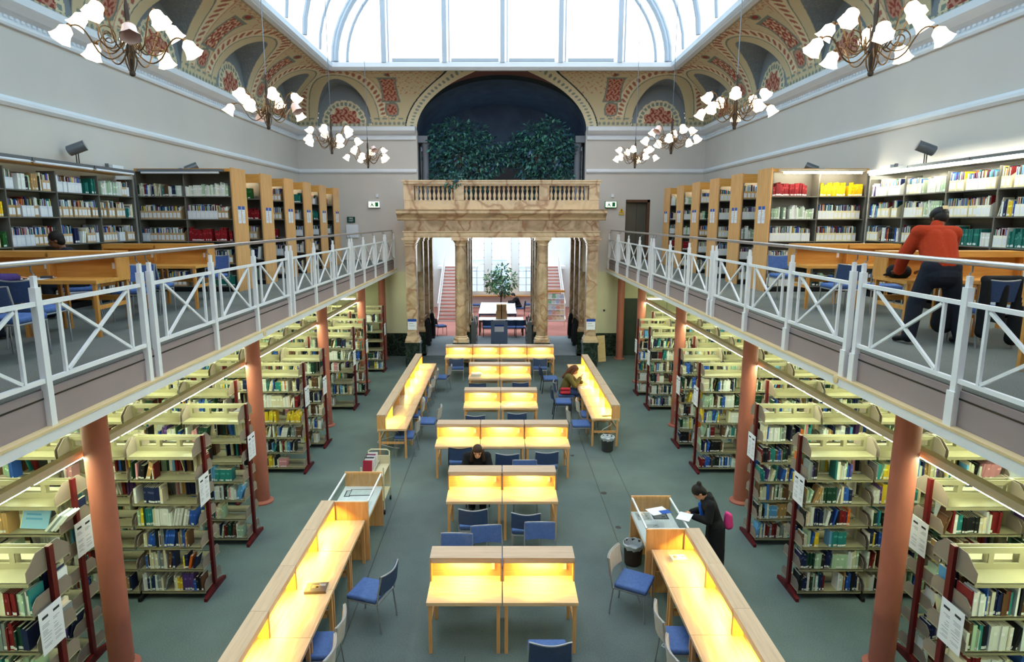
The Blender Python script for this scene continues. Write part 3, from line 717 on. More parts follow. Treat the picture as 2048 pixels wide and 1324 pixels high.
# ---------------------------------------------------------------- study carrels
CW = .93
def carrel_meshes(hd, nm):
    d = {}
    y0 = .46; y1 = y0+hd; yb = y0+.13
    d['desk_top'] = (MB().box(-CW/2+.003, CW/2-.003, 0, y1-.01, .655, .70).mesh('desk_top'), maple)
    d['hood'] = (MB().box(-CW/2+.002, CW/2-.002, y0, y1, 1.005, 1.03).box(-CW/2+.002, CW/2-.002, y0, y0+.02, .955, 1.005).mesh('hood'), maple_daylit)
    d['back_panel'] = (MB().box(-CW/2+.02, CW/2-.02, yb, yb+.02, .70, 1.005).box(-CW/2+.02, CW/2-.02, y1-.02, y1, .62, 1.005).mesh('back_panel'), maple)
    d['side_panel'] = (MB().box(-.009, .009, y0, y1, .70, 1.004).mesh('side_panel'), maple_v)
    d['leg'] = (MB().box(-.022, .022, -.022, .022, 0, .655).mesh('leg'), maple_v)
    d['lamp_tube'] = (MB().tube([(-.19, y0+.055, .985), (.19, y0+.055, .985)], .011, 8).mesh('lamp_tube', True), desk_tube)
    d['lamp_off'] = (d['lamp_tube'][0].copy(), paper)
    d['switch'] = (MB().box(.33, .37, yb-.012, yb, .80, .88).mesh('switch'), paper)
    d['back_stretcher'] = (MB().box(-CW/2+.04, CW/2-.04, y1-.06, y1-.035, .38, .45).mesh('back_stretcher'), maple)
    d['side_stretcher'] = (MB().bar((0, .07, .36), (0, y1-.08, .36), .025, .05).mesh('side_stretcher'), maple_v)
    d['y1'] = y1
    for k, v in d.items():
        if k != 'y1': v[0].materials.append(v[1])
    return d
CM = carrel_meshes(.30, 'w'); CS = carrel_meshes(.20, 's')
def carrel(loc, rotz, label, group, D=CM, lit=True, zoff=0, legs=(1, 1)):
    t = thing('study_carrel', label, 'desk', loc, rotz, group)
    for k in ('desk_top', 'hood', 'back_panel', 'switch', 'back_stretcher'): put(k, D[k][0], None, t)
    put('lamp_tube', D['lamp_tube' if lit else 'lamp_off'][0], None, t)
    for sx in (-1, 1):
        put('side_panel', D['side_panel'][0], None, t, (sx*(CW/2-.011), 0, 0))
        put('side_stretcher', D['side_stretcher'][0], None, t, (sx*(CW/2-.045), 0, 0))
        for yy in (.03, D['y1']-.05): put('leg', D['leg'][0], None, t, (sx*(CW/2-.045), yy, 0))
    if lit is None or zoff: pass
    return t
rows = [('front', 2, 6.94, .01), ('second', 2, 9.73, .01), ('third', 3, 12.3, .02), ('fourth', 2, 15.0, -.02), ('fifth', 2, 17.95, -.05), ('last', 4, 20.75, -.06)]
for nm, n, y, cx in rows:
    for i in range(n):
        pos = {2: ['left', 'right'], 3: ['left', 'middle', 'right'], 4: ['leftmost', 'second from left', 'third from left', 'rightmost']}[n][i]
        carrel((cx+(i-(n-1)/2)*CW*1.01, y, 0), 0, 'lit wooden study carrel, %s unit of the %s centre row' % (pos, nm), 'centre study carrels')
def side_row(side, near, y_end, n, step, unlit=()):
    sx = -1 if side == 'left' else 1
    for i in range(n):
        y = y_end-(i+.5)*step if near else y_end+(i+.5)*step
        where = '%s from the display case' % ORD[i] if near else '%s from its near end' % ORD[i]
        lit = i not in unlit
        carrel((sx*2.13, y, 0), PI/2 if sx < 0 else -PI/2, '%s wooden carrel in the %s %s side row, %s' % ('lit' if lit else 'unlit', 'near' if near else 'far', side, where), '%s %s side row carrels' % ('near' if near else 'far', side), CS, lit)
side_row('left', True, 9.08, 5, .93); side_row('right', True, 8.2, 4, .93)
side_row('left', False, 13.4, 7, .935, (1, 2)); side_row('right', False, 14.15, 6, .945)
def gcarrel(x, y, label):
    t = carrel((x, y, GF), 0, label, 'gallery carrels', CM, False); t.scale = (1, 1, 1.06)
    for c in t.children: 
        c.data = GC.setdefault(c.data.name, gcopy(c.data))
    return t
GC = {}
def gcopy(me):
    n = me.copy(); mm = n.materials[0]
    if mm in (maple, maple_daylit): n.materials[0] = honey
    if mm in (maple_v,): n.materials[0] = honey_v
    return n
for side, sx in (('left', -1), ('right', 1)):
    for r, y, nn in ((0, 5.45, 'nearest'), (1, 8.0, 'middle'), (2, 10.65, 'farthest')):
        for i in range(2):
            gcarrel(sx*(5.66+i*CW*1.0), y, 'honey oak carrel of the %s pair on the %s gallery, %s unit' % (nn, side, 'railing side' if i == 0 else 'wall side'))
# ---------------------------------------------------------------- chairs
def chair_meshes():
    d = {}
    m = MB(); nx = 6
    vs = []; fs = []
    def pad(x0, x1, y0, y1, z0, z1, bul): return MB().box(x0, x1, y0, y1, z0, z1)
    def soft(mb, lv=2, bw=.03):
        me = mb.mesh('pad'); bm = bmesh.new(); bm.from_mesh(me)
        bmesh.ops.bevel(bm, geom=bm.edges[:], offset=bw, segments=3, affect='EDGES', profile=.6); bm.to_mesh(me); bm.free()
        me.polygons.foreach_set('use_smooth', [True]*len(me.polygons)); return me
    d['seat'] = soft(MB().box(-.225, .225, -.2, .24, .41, .48))
    # curved back
    mb = MB(); N = 10
    for j in range(N+1):
        x = -.225+.45*j/N; yy = -.255 - .045*math.cos(PI*(j/N-.5))
        for (dy, z) in ((-.018, .56), (.018, .56), (.022-.03, .82), (-.014-.03, .82)): mb.v.append((x, yy+dy-.02*(z-.56), z-.02*math.sin(PI*j/N)*(z > .7)))
    for j in range(N):
        for k in range(4):
            a = j*4+k; b = j*4+(k+1) % 4; mb.f.append([a, b, b+4, a+4]); mb.c.append(None)
    mb.f += [[0, 1, 2, 3], [N*4+k for k in (3, 2, 1, 0)]]; mb.c += [None, None]
    d['backrest'] = mb.mesh('backrest', True)
    fr = MB().tube([(-.215, -.215, .40), (.215, -.215, .40), (.215, .225, .40), (-.215, .225, .40), (-.215, -.215, .40)], .011, 6)
    tp = [(-.225+.45*j/10, -.262-.03-.045*math.cos(PI*(j/10-.5)), .825-.02*math.sin(PI*j/10)) for j in range(11)]
    d['seat_frame'] = fr.mesh('seat_frame', True)
    d['back_frame'] = MB().tube([(-.23, -.22, .40), (-.236, -.24, .56)] + tp[:1] + tp[1:-1] + tp[-1:] + [(.236, -.24, .56), (.23, -.22, .40)], .011, 6).mesh('back_frame', True)
    d['fl'] = MB().tube([(0, 0, .41), (0, .012, 0)], .011, 8).mesh('leg', True)
    d['rl'] = MB().tube([(0, 0, .41), (0, -.05, 0)], .011, 8).mesh('leg', True)
    return d
CH = chair_meshes()
def chair_kind(frame, seatm, backm):
    o = {}
    for k, v in CH.items():
        me = v.copy(); me.materials.clear(); me.materials.append({'seat': seatm, 'backrest': backm}.get(k, frame)); o[k] = me
    return o
CK = {'grey': chair_kind(chrome, blue, blue_d), 'black': chair_kind(black, blue, blue_d), 'pale': chair_kind(chrome, blue, greyback), 'bright': chair_kind(chrome, blue, blue)}
def chair(loc, rot, label, kind='grey', group='blue chairs in the hall'):
    K = CK[kind]; t = thing('reading_chair', label, 'chair', loc, R(rot), group)
    put('seat', K['seat'], None, t); put('backrest', K['backrest'], None, t); put('seat_frame', K['seat_frame'], None, t); put('back_frame', K['back_frame'], None, t)
    for x in (-.215, .215):
        put('leg', K['fl'], None, t, (x, .215, 0)); put('leg', K['rl'], None, t, (x, -.21, 0))
    return t
def ch(x, y, r, lab, kind='grey'): return chair((x, y, 0), r, lab, kind)
ch(.53, 6.34, 0, 'blue chair at the bottom edge pulled up to the front right carrel')
ch(-.45, 9.5, 0, 'blue chair tucked under the left carrel of the second row')
ch(.40, 9.36, -4, 'blue chair pulled back from the right carrel of the second row')
ch(-.66, 8.14, 178, 'bright blue chair facing the hall front, leftmost behind the front row hoods', 'bright')
ch(-.20, 8.38, 186, 'bright blue chair facing the hall front, middle one behind the front hoods', 'bright')
ch(.58, 8.48, 180, 'bright blue chair facing the hall front, rightmost behind the front row hoods', 'bright')
ch(-.84, 12.2, 2, 'black framed blue chair at the left carrel of the third row', 'black')
ch(.13, 11.88, -3, 'blue chair at the middle carrel of the third row')
ch(.88, 11.98, 3, 'blue chair at the right carrel of the third row')
ch(.44, 10.96, 180, 'blue chair backing onto the third row, behind the second row hood', 'bright')
ch(-.61, 14.32, 0, 'blue chair at the left carrel of the fourth row')
ch(.36, 14.5, 2, 'blue chair at the right carrel of the fourth row')
ch(-.67, 17.2, 0, 'dark framed chair tucked at the left carrel of the fifth row', 'black')
ch(.52, 17.35, 3, 'blue chair tucked at the right carrel of the fifth row')
ch(-1.5, 20.42, 3, 'blue chair at the left end of the last row')
ch(1.29, 20.42, -3, 'blue chair at the right end of the last row')
ch(-1.80, 14.75, 84, 'blue chair pulled out sideways beside the left end of the third row', 'pale')
ch(-2.2, 13.75, 88, 'blue chair tucked under the near end of the far left side row', 'pale')
ch(-2.28, 15.3, 95, 'blue chair under the far left side row, second from its near end', 'pale')
ch(-2.26, 16.6, 92, 'blue chair under the far left side row, third from its near end', 'pale')
ch(-2.26, 17.6, 86, 'blue chair under the far left side row, fourth from its near end', 'pale')
ch(-2.26, 18.6, 90, 'blue chair under the far left side row, fifth from its near end', 'pale')
ch(-1.9, 19.15, 82, 'blue chair pulled out near the far end of the left side row', 'pale')
ch(1.9, 14.55, -88, 'blue chair at the near end of the far right side row', 'pale')
ch(2.22, 15.3, -90, 'blue chair tucked under the far right side row, behind the nearest pulled out one', 'pale')
ch(1.66, 16.45, -92, 'black framed chair with blue seat pulled out beside the seated woman', 'black')
ch(1.80, 17.15, -90, 'chair on which the woman in the olive cardigan sits', 'grey')
ch(1.5, 19.0, -86, 'dark framed chair in the aisle at the far right side row', 'black')
ch(-1.74, 7.6, 72, 'blue chair standing askew in the aisle left of the front row', 'grey')
ch(-2.14, 6.5, 92, 'blue chair pushed under the near left side row, farther one', 'pale')
ch(-2.12, 5.98, 90, 'blue chair pushed under the near left side row, nearer one', 'pale')
ch(1.80, 7.82, -118, 'pale backed blue chair turned askew beside the near right side row', 'pale')
ch(2.13, 6.6, -92, 'blue chair pushed under the near right side row, farther one', 'pale')
ch(2.11, 5.98, -90, 'blue chair pushed under the near right side row, nearer one', 'pale')
ch(-.46, 11.2, 184, 'chair on which the woman in black sits facing the hall front', 'black')
def gch(x, y, r, lab, kind='grey'): return chair((x, y, GF), r, lab, kind, 'blue chairs on the galleries')
gch(-5.62, 7.5, 0, 'blue chair on the left gallery at the middle carrels, beside the railing')
gch(-5.35, 6.75, 0, 'blue chair at the left edge of the left gallery, half out of frame')
gch(-5.62, 9.5, 190, 'blue chair on the left gallery between the middle and farthest carrels', 'bright')
gch(-5.7, 10.2, 0, 'blue chair on the left gallery facing the farthest carrels')
gch(-5.6, 12.1, 180, 'blue chair on the left gallery behind the farthest carrels', 'bright')
gch(5.85, 7.55, 0, 'blue chair with a black jacket, right of the man in red')
gch(6.62, 7.5, 0, 'grey blue chair at the right edge of the right gallery', 'pale')
gch(5.55, 10.2, 0, 'blue chair on the right gallery facing the farthest carrels, railing side')
gch(6.2, 10.1, -20, 'blue chair on the right gallery facing the farthest carrels, wall side')
gch(5.5, 12.15, 180, 'blue chair on the right gallery behind the farthest carrels', 'bright')
# ---------------------------------------------------------------- gallery bookcases and wall shelving
GL = [3.92, 4.40, 4.87, 5.33, 5.80]
GX0, GX1 = 5.62, 7.60
gsh = MB().box(0, GX1-GX0-.02, -.33, 0, -.02, 0).mesh('shelf'); gsh.materials.append(shelf_grey)
gend = MB().box(-.03, .0, 0, .72, 0, 2.58).mesh('end_panel'); gend.materials.append(maple_v)
def lab_mesh(w, h, seed): return notice_mesh(w, h, (.03, .10, .42), seed)
GN = [lab_mesh(.15, .36, s) for s in (11, 12)]
GCASES = []
for sx in (-1, 1):
    sd = 'left' if sx < 0 else 'right'
    for k in range(6):
        y = 13.3+1.59*k
        t = thing('gallery_bookcase', 'grey shelved bookcase with wooden end panel on the %s gallery, %s from the reading carrels' % (sd, ORD[k]), 'bookcase', (sx*GX0, y, GF), 0, 'gallery bookcases')
        e = put('end_panel', gend, None, t, (0 if sx > 0 else .03, 0, 0))
        for j, (yy) in enumerate((.27, .47)):
            put('notice', GN[j], print_m, t, (-sx*.033, yy, 1.62))
        x0, x1 = sorted((0, sx*(GX1-GX0)))
        MB().box(x0, x1, .0, .72, 2.50, 2.56).build('top_board', honey, t)
        if k: MB().box(x0, x1, .0, .02, 2.36, 2.5).build('valance', honey, t)
        MB().box(x0, x1, .35, .37, .05, 2.5).build('back_board', shelf_grey, t)
        MB().box(x0, x1, .02, .7, 0, .1).build('plinth', black, t)
        o = x1 if sx > 0 else x1
        for b in (0, 1, 2):
            xx = sx*(GX1-GX0)*(b/2) if b else sx*.02
            MB().box(xx-.012, xx+.012, .03, .69, .1, 2.5).build('upright', shelf_grey, t)
        for z in GL:
            a = (x0+.01, .345, z-GF); put('shelf', gsh, None, t, a)
            put('shelf', gsh, None, t, (x1-.01, .375, z-GF), PI)
        if k == 0 or True:
            l = thing('strip_light', '%s strip light at the top of the %s gallery bookcase, %s from the carrels' % ('lit' if sx > 0 or k else 'unlit', sd, ORD[k]), 'light', (sx*(GX0+GX1)/2, y-.06 if k == 0 else y+.09, 6.27 if k == 0 else 6.22), 0, 'gallery strip lights')
            MB().box(-.88, .88, -.04, .05, .02, .07).build('casing', grey_pl if sx < 0 else casing, l)
            MB().tube([(-.8, -.02, 0), (.8, -.02, 0)], .022, 8).build('tube', (fluo_g if sx > 0 else paper) if k == 0 else fluo_d, l, True)
            MB().box(-.03, .03, 0, .06, .05, .09).build('bracket', grey_pl, l)
        GCASES.append((sx, k, y))
WY0, WY1 = 4.0, 12.75; WL = [3.98, 4.45, 4.91, 5.36, 5.77]
wsh = MB().box(-.15, .15, 0, 1.06, -.02, 0).mesh('shelf'); wsh.materials.append(shelf_grey)
for sx in (-1, 1):
    sd = 'left' if sx < 0 else 'right'
    t = thing('wall_bookcase', 'grey metal shelving along the %s wall of the gallery' % sd, 'bookcase', (sx*7.49, 0, 0))
    MB().box(-.14, .14, WY0, WY1, GF, GF+.1).build('plinth', black, t)
    bk = sorted((sx*.14, sx*.155)); MB().box(bk[0], bk[1], WY0, WY1, GF, 6.05).build('back_board', shelf_grey, t)
    n = 8; stp = (WY1-WY0)/n
    for i in range(n+1): MB().box(-.15, .15, WY0+i*stp-.012, WY0+i*stp+.012, GF, 6.1).build('upright', shelf_grey, t)
    for i in range(n):
        for z in WL: put('shelf', wsh, None, t, (0, WY0+i*stp+.012, z))
    MB().box(-.15, .15, WY0, WY1, 6.17, 6.2).build('canopy', honey if sx < 0 else shelf_grey, t)
    y = WY0
    i = 0
    while y < WY1-.5:
        y2 = min(y+1.5, WY1)
        l = thing('strip_light', '%s strip light above the %s wall shelving, %s section from the near end' % ('lit' if sx > 0 else 'unlit', sd, ORD[i]), 'light', (sx*7.30, y, 6.2), 0, 'wall shelf strip lights')
        MB().box(-.05, .03, .01, y2-y-.01, .02, .07).build('casing', grey_pl, l)
        MB().tube([(-sx*.02, .05, .0), (-sx*.02, y2-y-.05, .0)], .022, 8).build('tube', fluo_g if sx > 0 else paper, l, True)
        y = y2; i += 1
    # spotlights and little white boxes on top
    for j, (yy, nm) in enumerate(((11.3, 'nearer'), (15.4, 'farther'))):
        l = thing('spotlight', 'grey cylindrical spotlight above the %s gallery shelving, %s one' % (sd, nm), 'light', (sx*7.42, yy, 6.2), 0, 'gallery spotlights')
        zz = .0 if j == 0 else .16
        M = Matrix.Rotation(R(65)*(-sx), 3, 'Y') @ Matrix.Rotation(R(-20), 3, 'X')
        MB().tube([(0, -.03, zz), (0, -.03, .26)], .009, 6).tube([(0, .03, zz), (0, .03, .26)], .009, 6).build('stand', bronze, l)
        h = MB().lathe([(.06, -.15), (.09, -.13), (.09, .15), (.095, .15)], 18, (0, 0, .34), M).build('housing', grey_pl, l, True)
        MB().lathe([(.085, .151), (.01, .153)], 18, (0, 0, .34), M).build('lens', pane_c if False else steel, h)
    b = thing('junction_box', 'small white box standing on top of the %s gallery shelving' % sd, 'box', (sx*7.45, 12.35, 6.2))
    MB().box(-.1, .1, -.17, .17, 0, .14).build('case', white, b)
    MB().box(-.03, .03, -.2, -.175, 0, .16).build('antenna', grey_pl, b)
# ---------------------------------------------------------------- books
UN = ['', 'first', 'second', 'third', 'fourth', 'fifth', 'sixth', 'seventh', 'eighth', 'ninth', 'tenth', 'eleventh', 'twelfth', 'thirteenth', 'fourteenth', 'fifteenth', 'sixteenth', 'seventeenth', 'eighteenth', 'nineteenth']
def ordw(n):
    if n < 20: return UN[n]
    t = {2: 'twenty', 3: 'thirty', 4: 'forty', 5: 'fifty', 6: 'sixty'}[n//10]
    return ({2: 'twentieth', 3: 'thirtieth', 4: 'fortieth', 5: 'fiftieth', 6: 'sixtieth'}[n//10]) if n % 10 == 0 else t+'-'+UN[n % 10]
PAL = [('white', (226, 226, 220), 24), ('cream', (222, 212, 180), 18), ('pale green', (170, 196, 168), 9), ('black', (24, 24, 28), 12), ('navy blue', (26, 36, 74), 9), ('dark green', (24, 60, 46), 9), ('teal', (40, 120, 120), 6), ('blue', (40, 84, 168), 8),
       ('sky blue', (96, 156, 204), 4), ('dark red', (112, 24, 28), 6), ('brown', (96, 66, 44), 6), ('tan', (176, 140, 92), 5), ('yellow', (222, 190, 50), 4), ('orange', (214, 104, 40), 2), ('purple', (84, 58, 120), 2), ('grey', (128, 132, 132), 7), ('pink', (206, 140, 150), 1)]
PW = [p[2] for p in PAL]
PD = {p[0]: p for p in PAL}
def jit(c, r, a=.10):
    f = 1+r.uniform(-a, a); return tuple(min(.9, max(.004, x*f*(1+r.uniform(-a, a)*.4))) for x in srgb(c))
ITEMS = []
def put_items(o, a, n, length, hmax, dmax, fill, rnd, loc, kind='book', pal=None, cand=True, segs=None, lean=True, side=1):
    """o: left front corner on the shelf, a: along the shelf (to the right seen from the front), n: outward"""
    o = Vector(o); a = Vector(a); n = Vector(n); x = 0; i = 0
    segs = segs or [(0, fill)]
    for (s0, s1) in segs:
        x = max(x, s0*length); end = s1*length
        while x < end-.012:
            if kind == 'book':
                run = rnd.choice([1, 1, 1, 1, 1, 2, 2, 3]) if rnd.random() < .90 else rnd.randint(4, 8)
                p = rnd.choices(pal or PAL, [q[2] for q in (pal or PAL)])[0]
                same = run > 3; h0 = min(hmax, rnd.uniform(.19, .27)); w0 = rnd.uniform(.014, .034)
                th = rnd.uniform(.12, .3) if (lean and rnd.random() < .13) else (rnd.uniform(-.02, .03))
            else:
                run = rnd.randint(2, 7); p = rnd.choices(pal, [q[2] for q in pal])[0]; same = True; h0 = rnd.uniform(.27, .32); w0 = rnd.uniform(.075, .095); th = 0
            for _ in range(run):
                w_ = w0*rnd.uniform(.97, 1.03) if same else (rnd.uniform(.012, .038) if kind == 'book' else w0)
                h = h0 if same else min(hmax, h0*rnd.uniform(.86, 1.14))
                if x+w_/math.cos(th)+abs(math.sin(th))*h*.6 > end: x = end; break
                d = min(dmax, rnd.uniform(.14, .19) if kind == 'book' else .235)
                i += 1
                ITEMS.append(dict(kind=kind, o=o+a*x-n*rnd.uniform(.008, .03), a=a, n=n, w=w_-.001, h=h, d=d, th=th, col=jit(p[1], rnd, .04 if same else .16), cn=p[0], loc=loc, i=i, cand=cand, band=rnd.random(), seed=rnd.randint(0, 9999)))
                x += w_/math.cos(th)
            if th > .1: x += .03
            if kind == 'book' and rnd.random() < .06: x += rnd.uniform(.02, .10)
LVN = ['lowest shelf', 'second shelf up', 'third shelf up', 'fourth shelf up', 'fifth shelf up', 'top filled shelf']
rb_ = random.Random(21)
for (sx, k, x0, y, nb) in ROWS:
    sd = 'left' if sx < 0 else 'right'
    for b in range(nb):
        for li, z in enumerate(LEV):
            for face in (0, 1):
                if face == 1 and (li < 4 or k > 6): continue
                xl = b*BW+.03; L = BW-.06
                fy = y-.015-.235 if face == 0 else y+.015+.235
                if face == 0: o = (sx*x0+(xl if sx > 0 else -xl-L), fy, z); a = (1, 0, 0); n = (0, -1, 0)
                else: o = (sx*x0+(xl+L if sx > 0 else -xl), fy, z); a = (-1, 0, 0); n = (0, 1, 0)
                segs = None
                if sx > 0: fl = rb_.choice([.98, .98, .9, .75, .6, .98])
                else: fl = rb_.choice([.98, .95, .85, .6, .4, .98])
                segs = [(0, fl)]
                if rb_.random() < .2: segs = [(0, fl*.45), (fl*.55+.1, min(1, fl+.12))]
                if sx < 0 and k == 1 and b == 0 and face == 0:
                    segs = {5: [(0, .40)], 4: [(0, .5)], 3: [(0.02, .97)], 2: [(.08, .86)], 1: [(.08, .58), (.68, .95)], 0: [(0, .99)]}[li]
                if sx < 0 and k == 0 and b == 0 and face == 0 and li == 5: segs = [(0, .36)]
                if sx < 0 and k == 1 and b > 0 and face == 0: segs = [(.0, .28 if li else .9)]
                if sx > 0 and k == 2 and face == 0 and b < 3:
                    segs = {5: [(0, .62), (.66, .9)] if b == 0 else [(0.04, .6)], 4: [(0, .52)] if b == 0 else [(.06, .9)], 3: [(0, .8)] if b == 0 else [(.02, .98)], 2: [(0, .82)] if b == 0 else [(.05, .85)], 1: [(0, .98)], 0: [(0, .97)]}[li]
                pal = None
                if sx < 0 and k == 4 and li == 3 and b == 0 and face == 0: pal = [PD['yellow']]
                if sx < 0 and k == 4 and li == 4 and b == 0 and face == 0: pal = [PD['cream'], PD['white'], PD['dark red']]
                bay = ['aisle bay', 'middle bay', 'wall bay'][b] if nb == 3 else ['aisle bay', 'wall bay'][b]
                loc = 'from left, %s, %s, %s %s row' % (LVN[li], bay, ORD[k+1], sd)
                put_items(o, a, n, L, .30, .22, fl, rb_, loc, 'book', pal, face == 0, segs)
BOXL = [('cardboard', (196, 162, 122), 5), ('white', (214, 216, 224), 5), ('tan', (176, 140, 96), 2)]
BOXR = [('white', (232, 230, 218), 6), ('cream', (226, 214, 176), 5), ('tan', (200, 160, 100), 2)]
VOL = {'red': [('dark red', (132, 20, 28), 1)], 'green': [('dark green', (34, 92, 40), 1)], 'teal': [('teal', (30, 108, 98), 1)], 'blue': [('blue', (24, 60, 180), 1)], 'yellow': [('yellow', (232, 188, 20), 1)], 'mix': None, 'grey': [('grey', (150, 160, 156), 1), ('black', (30, 34, 34), 1)], 'pale': [('white', (222, 222, 214), 2), ('pale green', (168, 188, 160), 1)]}
GLN = ['lowest', 'second', 'third', 'fourth', 'top']
for (sx, k, y) in GCASES:
    sd = 'left' if sx < 0 else 'right'
    for li, z in enumerate(GL):
        for b in (0, 1):
            L = (GX1-GX0)/2-.06
            xa = GX0+.04+b*(GX1-GX0)/2
            o = (sx*xa if sx > 0 else -xa-L, y+.03, z)
            loc = 'from left, %s shelf, %s bay, %s %s gallery bookcase' % (GLN[li], ['railing', 'wall'][b], ORD[k], sd)
            boxes = BOXL if sx < 0 else BOXR
            q = rb_.random()
            if q < .55:
                put_items(o, (1, 0, 0), (0, -1, 0), L, .32, .24, .97, rb_, loc, 'file', boxes)
            else:
                v = rb_.choice(['red', 'green', 'grey', 'pale', 'mix', 'mix', 'teal']) if sx < 0 else rb_.choice(['pale', 'pale', 'mix', 'mix', 'yellow', 'red', 'green'])
                if sx < 0 and k == 0 and li == 2: v = 'red' if b == 0 else 'green'
                put_items(o, (1, 0, 0), (0, -1, 0), L, .33, .24, rb_.choice([.97, .97, .8]), rb_, loc, 'book', VOL[v], True, None, v == 'mix')
for sx in (-1, 1):
    sd = 'left' if sx < 0 else 'right'
    n = 8; stp = (WY1-WY0)/n
    for i in range(n):
        for li, z in enumerate(WL):
            L = stp-.05
            if sx < 0: o = (-7.34, WY0+i*stp+.025, z); a = (0, 1, 0); nn = (1, 0, 0)
            else: o = (7.34, WY0+(i+1)*stp-.025, z); a = (0, -1, 0); nn = (-1, 0, 0)
            loc = 'from left, %s shelf, %s far wall bay, %s gallery' % (GLN[li], ORD[n-1-i], sd)
            x = 0
            segs = []
            while x < .95:
                wseg = rb_.uniform(.2, .5); q = rb_.random()
                e = min(.98, x+wseg)
                if q < .6: put_items(o, a, nn, L, .32, .24, e, rb_, ('from %d percent ' % int(x*100)) + loc if False else loc, 'file', BOXL if sx < 0 else BOXR, True, [(x, e)])
                else:
                    v = rb_.choice(['red', 'green', 'teal', 'blue', 'yellow', 'mix', 'mix', 'pale']) if sx < 0 else rb_.choice(['pale', 'mix', 'mix', 'pale', 'teal'])
                    put_items(o, a, nn, L, .32, .24, e, rb_, loc, 'book', VOL[v], True, [(x, e)], v == 'mix')
                x = e+.005
# number the items of one shelf from the left, per kind
from collections import defaultdict
cnt = defaultdict(int)
for it in ITEMS:
    cnt[(it['kind'], it['loc'], it['cand'])] += 1; it['i'] = cnt[(it['kind'], it['loc'], it['cand'])]
CAMP = Vector(cam.location); TH = math.atan(221/1250)
def projpx(p):
    d = p-CAMP; dep = d.y*math.cos(TH)-d.z*math.sin(TH); dn_ = -d.z*math.cos(TH)-d.y*math.sin(TH)
    if dep < .2: return None
    return 1003+1250*d.x/dep, 662+1250*dn_/dep, dep
def pick_individuals():
    deps = bpy.context.evaluated_depsgraph_get(); deps.update()
    quota = {'book': 300, 'file': 300}
    c2 = []
    for it in ITEMS:
        if not it['cand']: continue
        cpt = it['o']+it['a']*it['w']/2+Vector((0, 0, it['h']*.6)); q = projpx(cpt)
        if not q or not (0 < q[0] < 2048 and 0 < q[1] < 1324): continue
        v = (CAMP-cpt).normalized(); ar = it['w']*it['h']*max(.05, v.dot(it['n']))/q[2]**2
        c2.append((ar, it))
    c2.sort(key=lambda t: -t[0])
    for ar, it in c2:
        if quota[it['kind']] <= 0: continue
        ok = 0
        for f in (.35, .6, .9):
            p = it['o']+it['a']*it['w']/2+Vector((0, 0, it['h']*f))+it['n']*.02; d = p-CAMP; L = d.length
            hit, loc, *_ = SC.ray_cast(deps, CAMP, d/L, distance=L-.01)
            ok += not hit
        if ok >= 2: it['ind'] = True; quota[it['kind']] -= 1
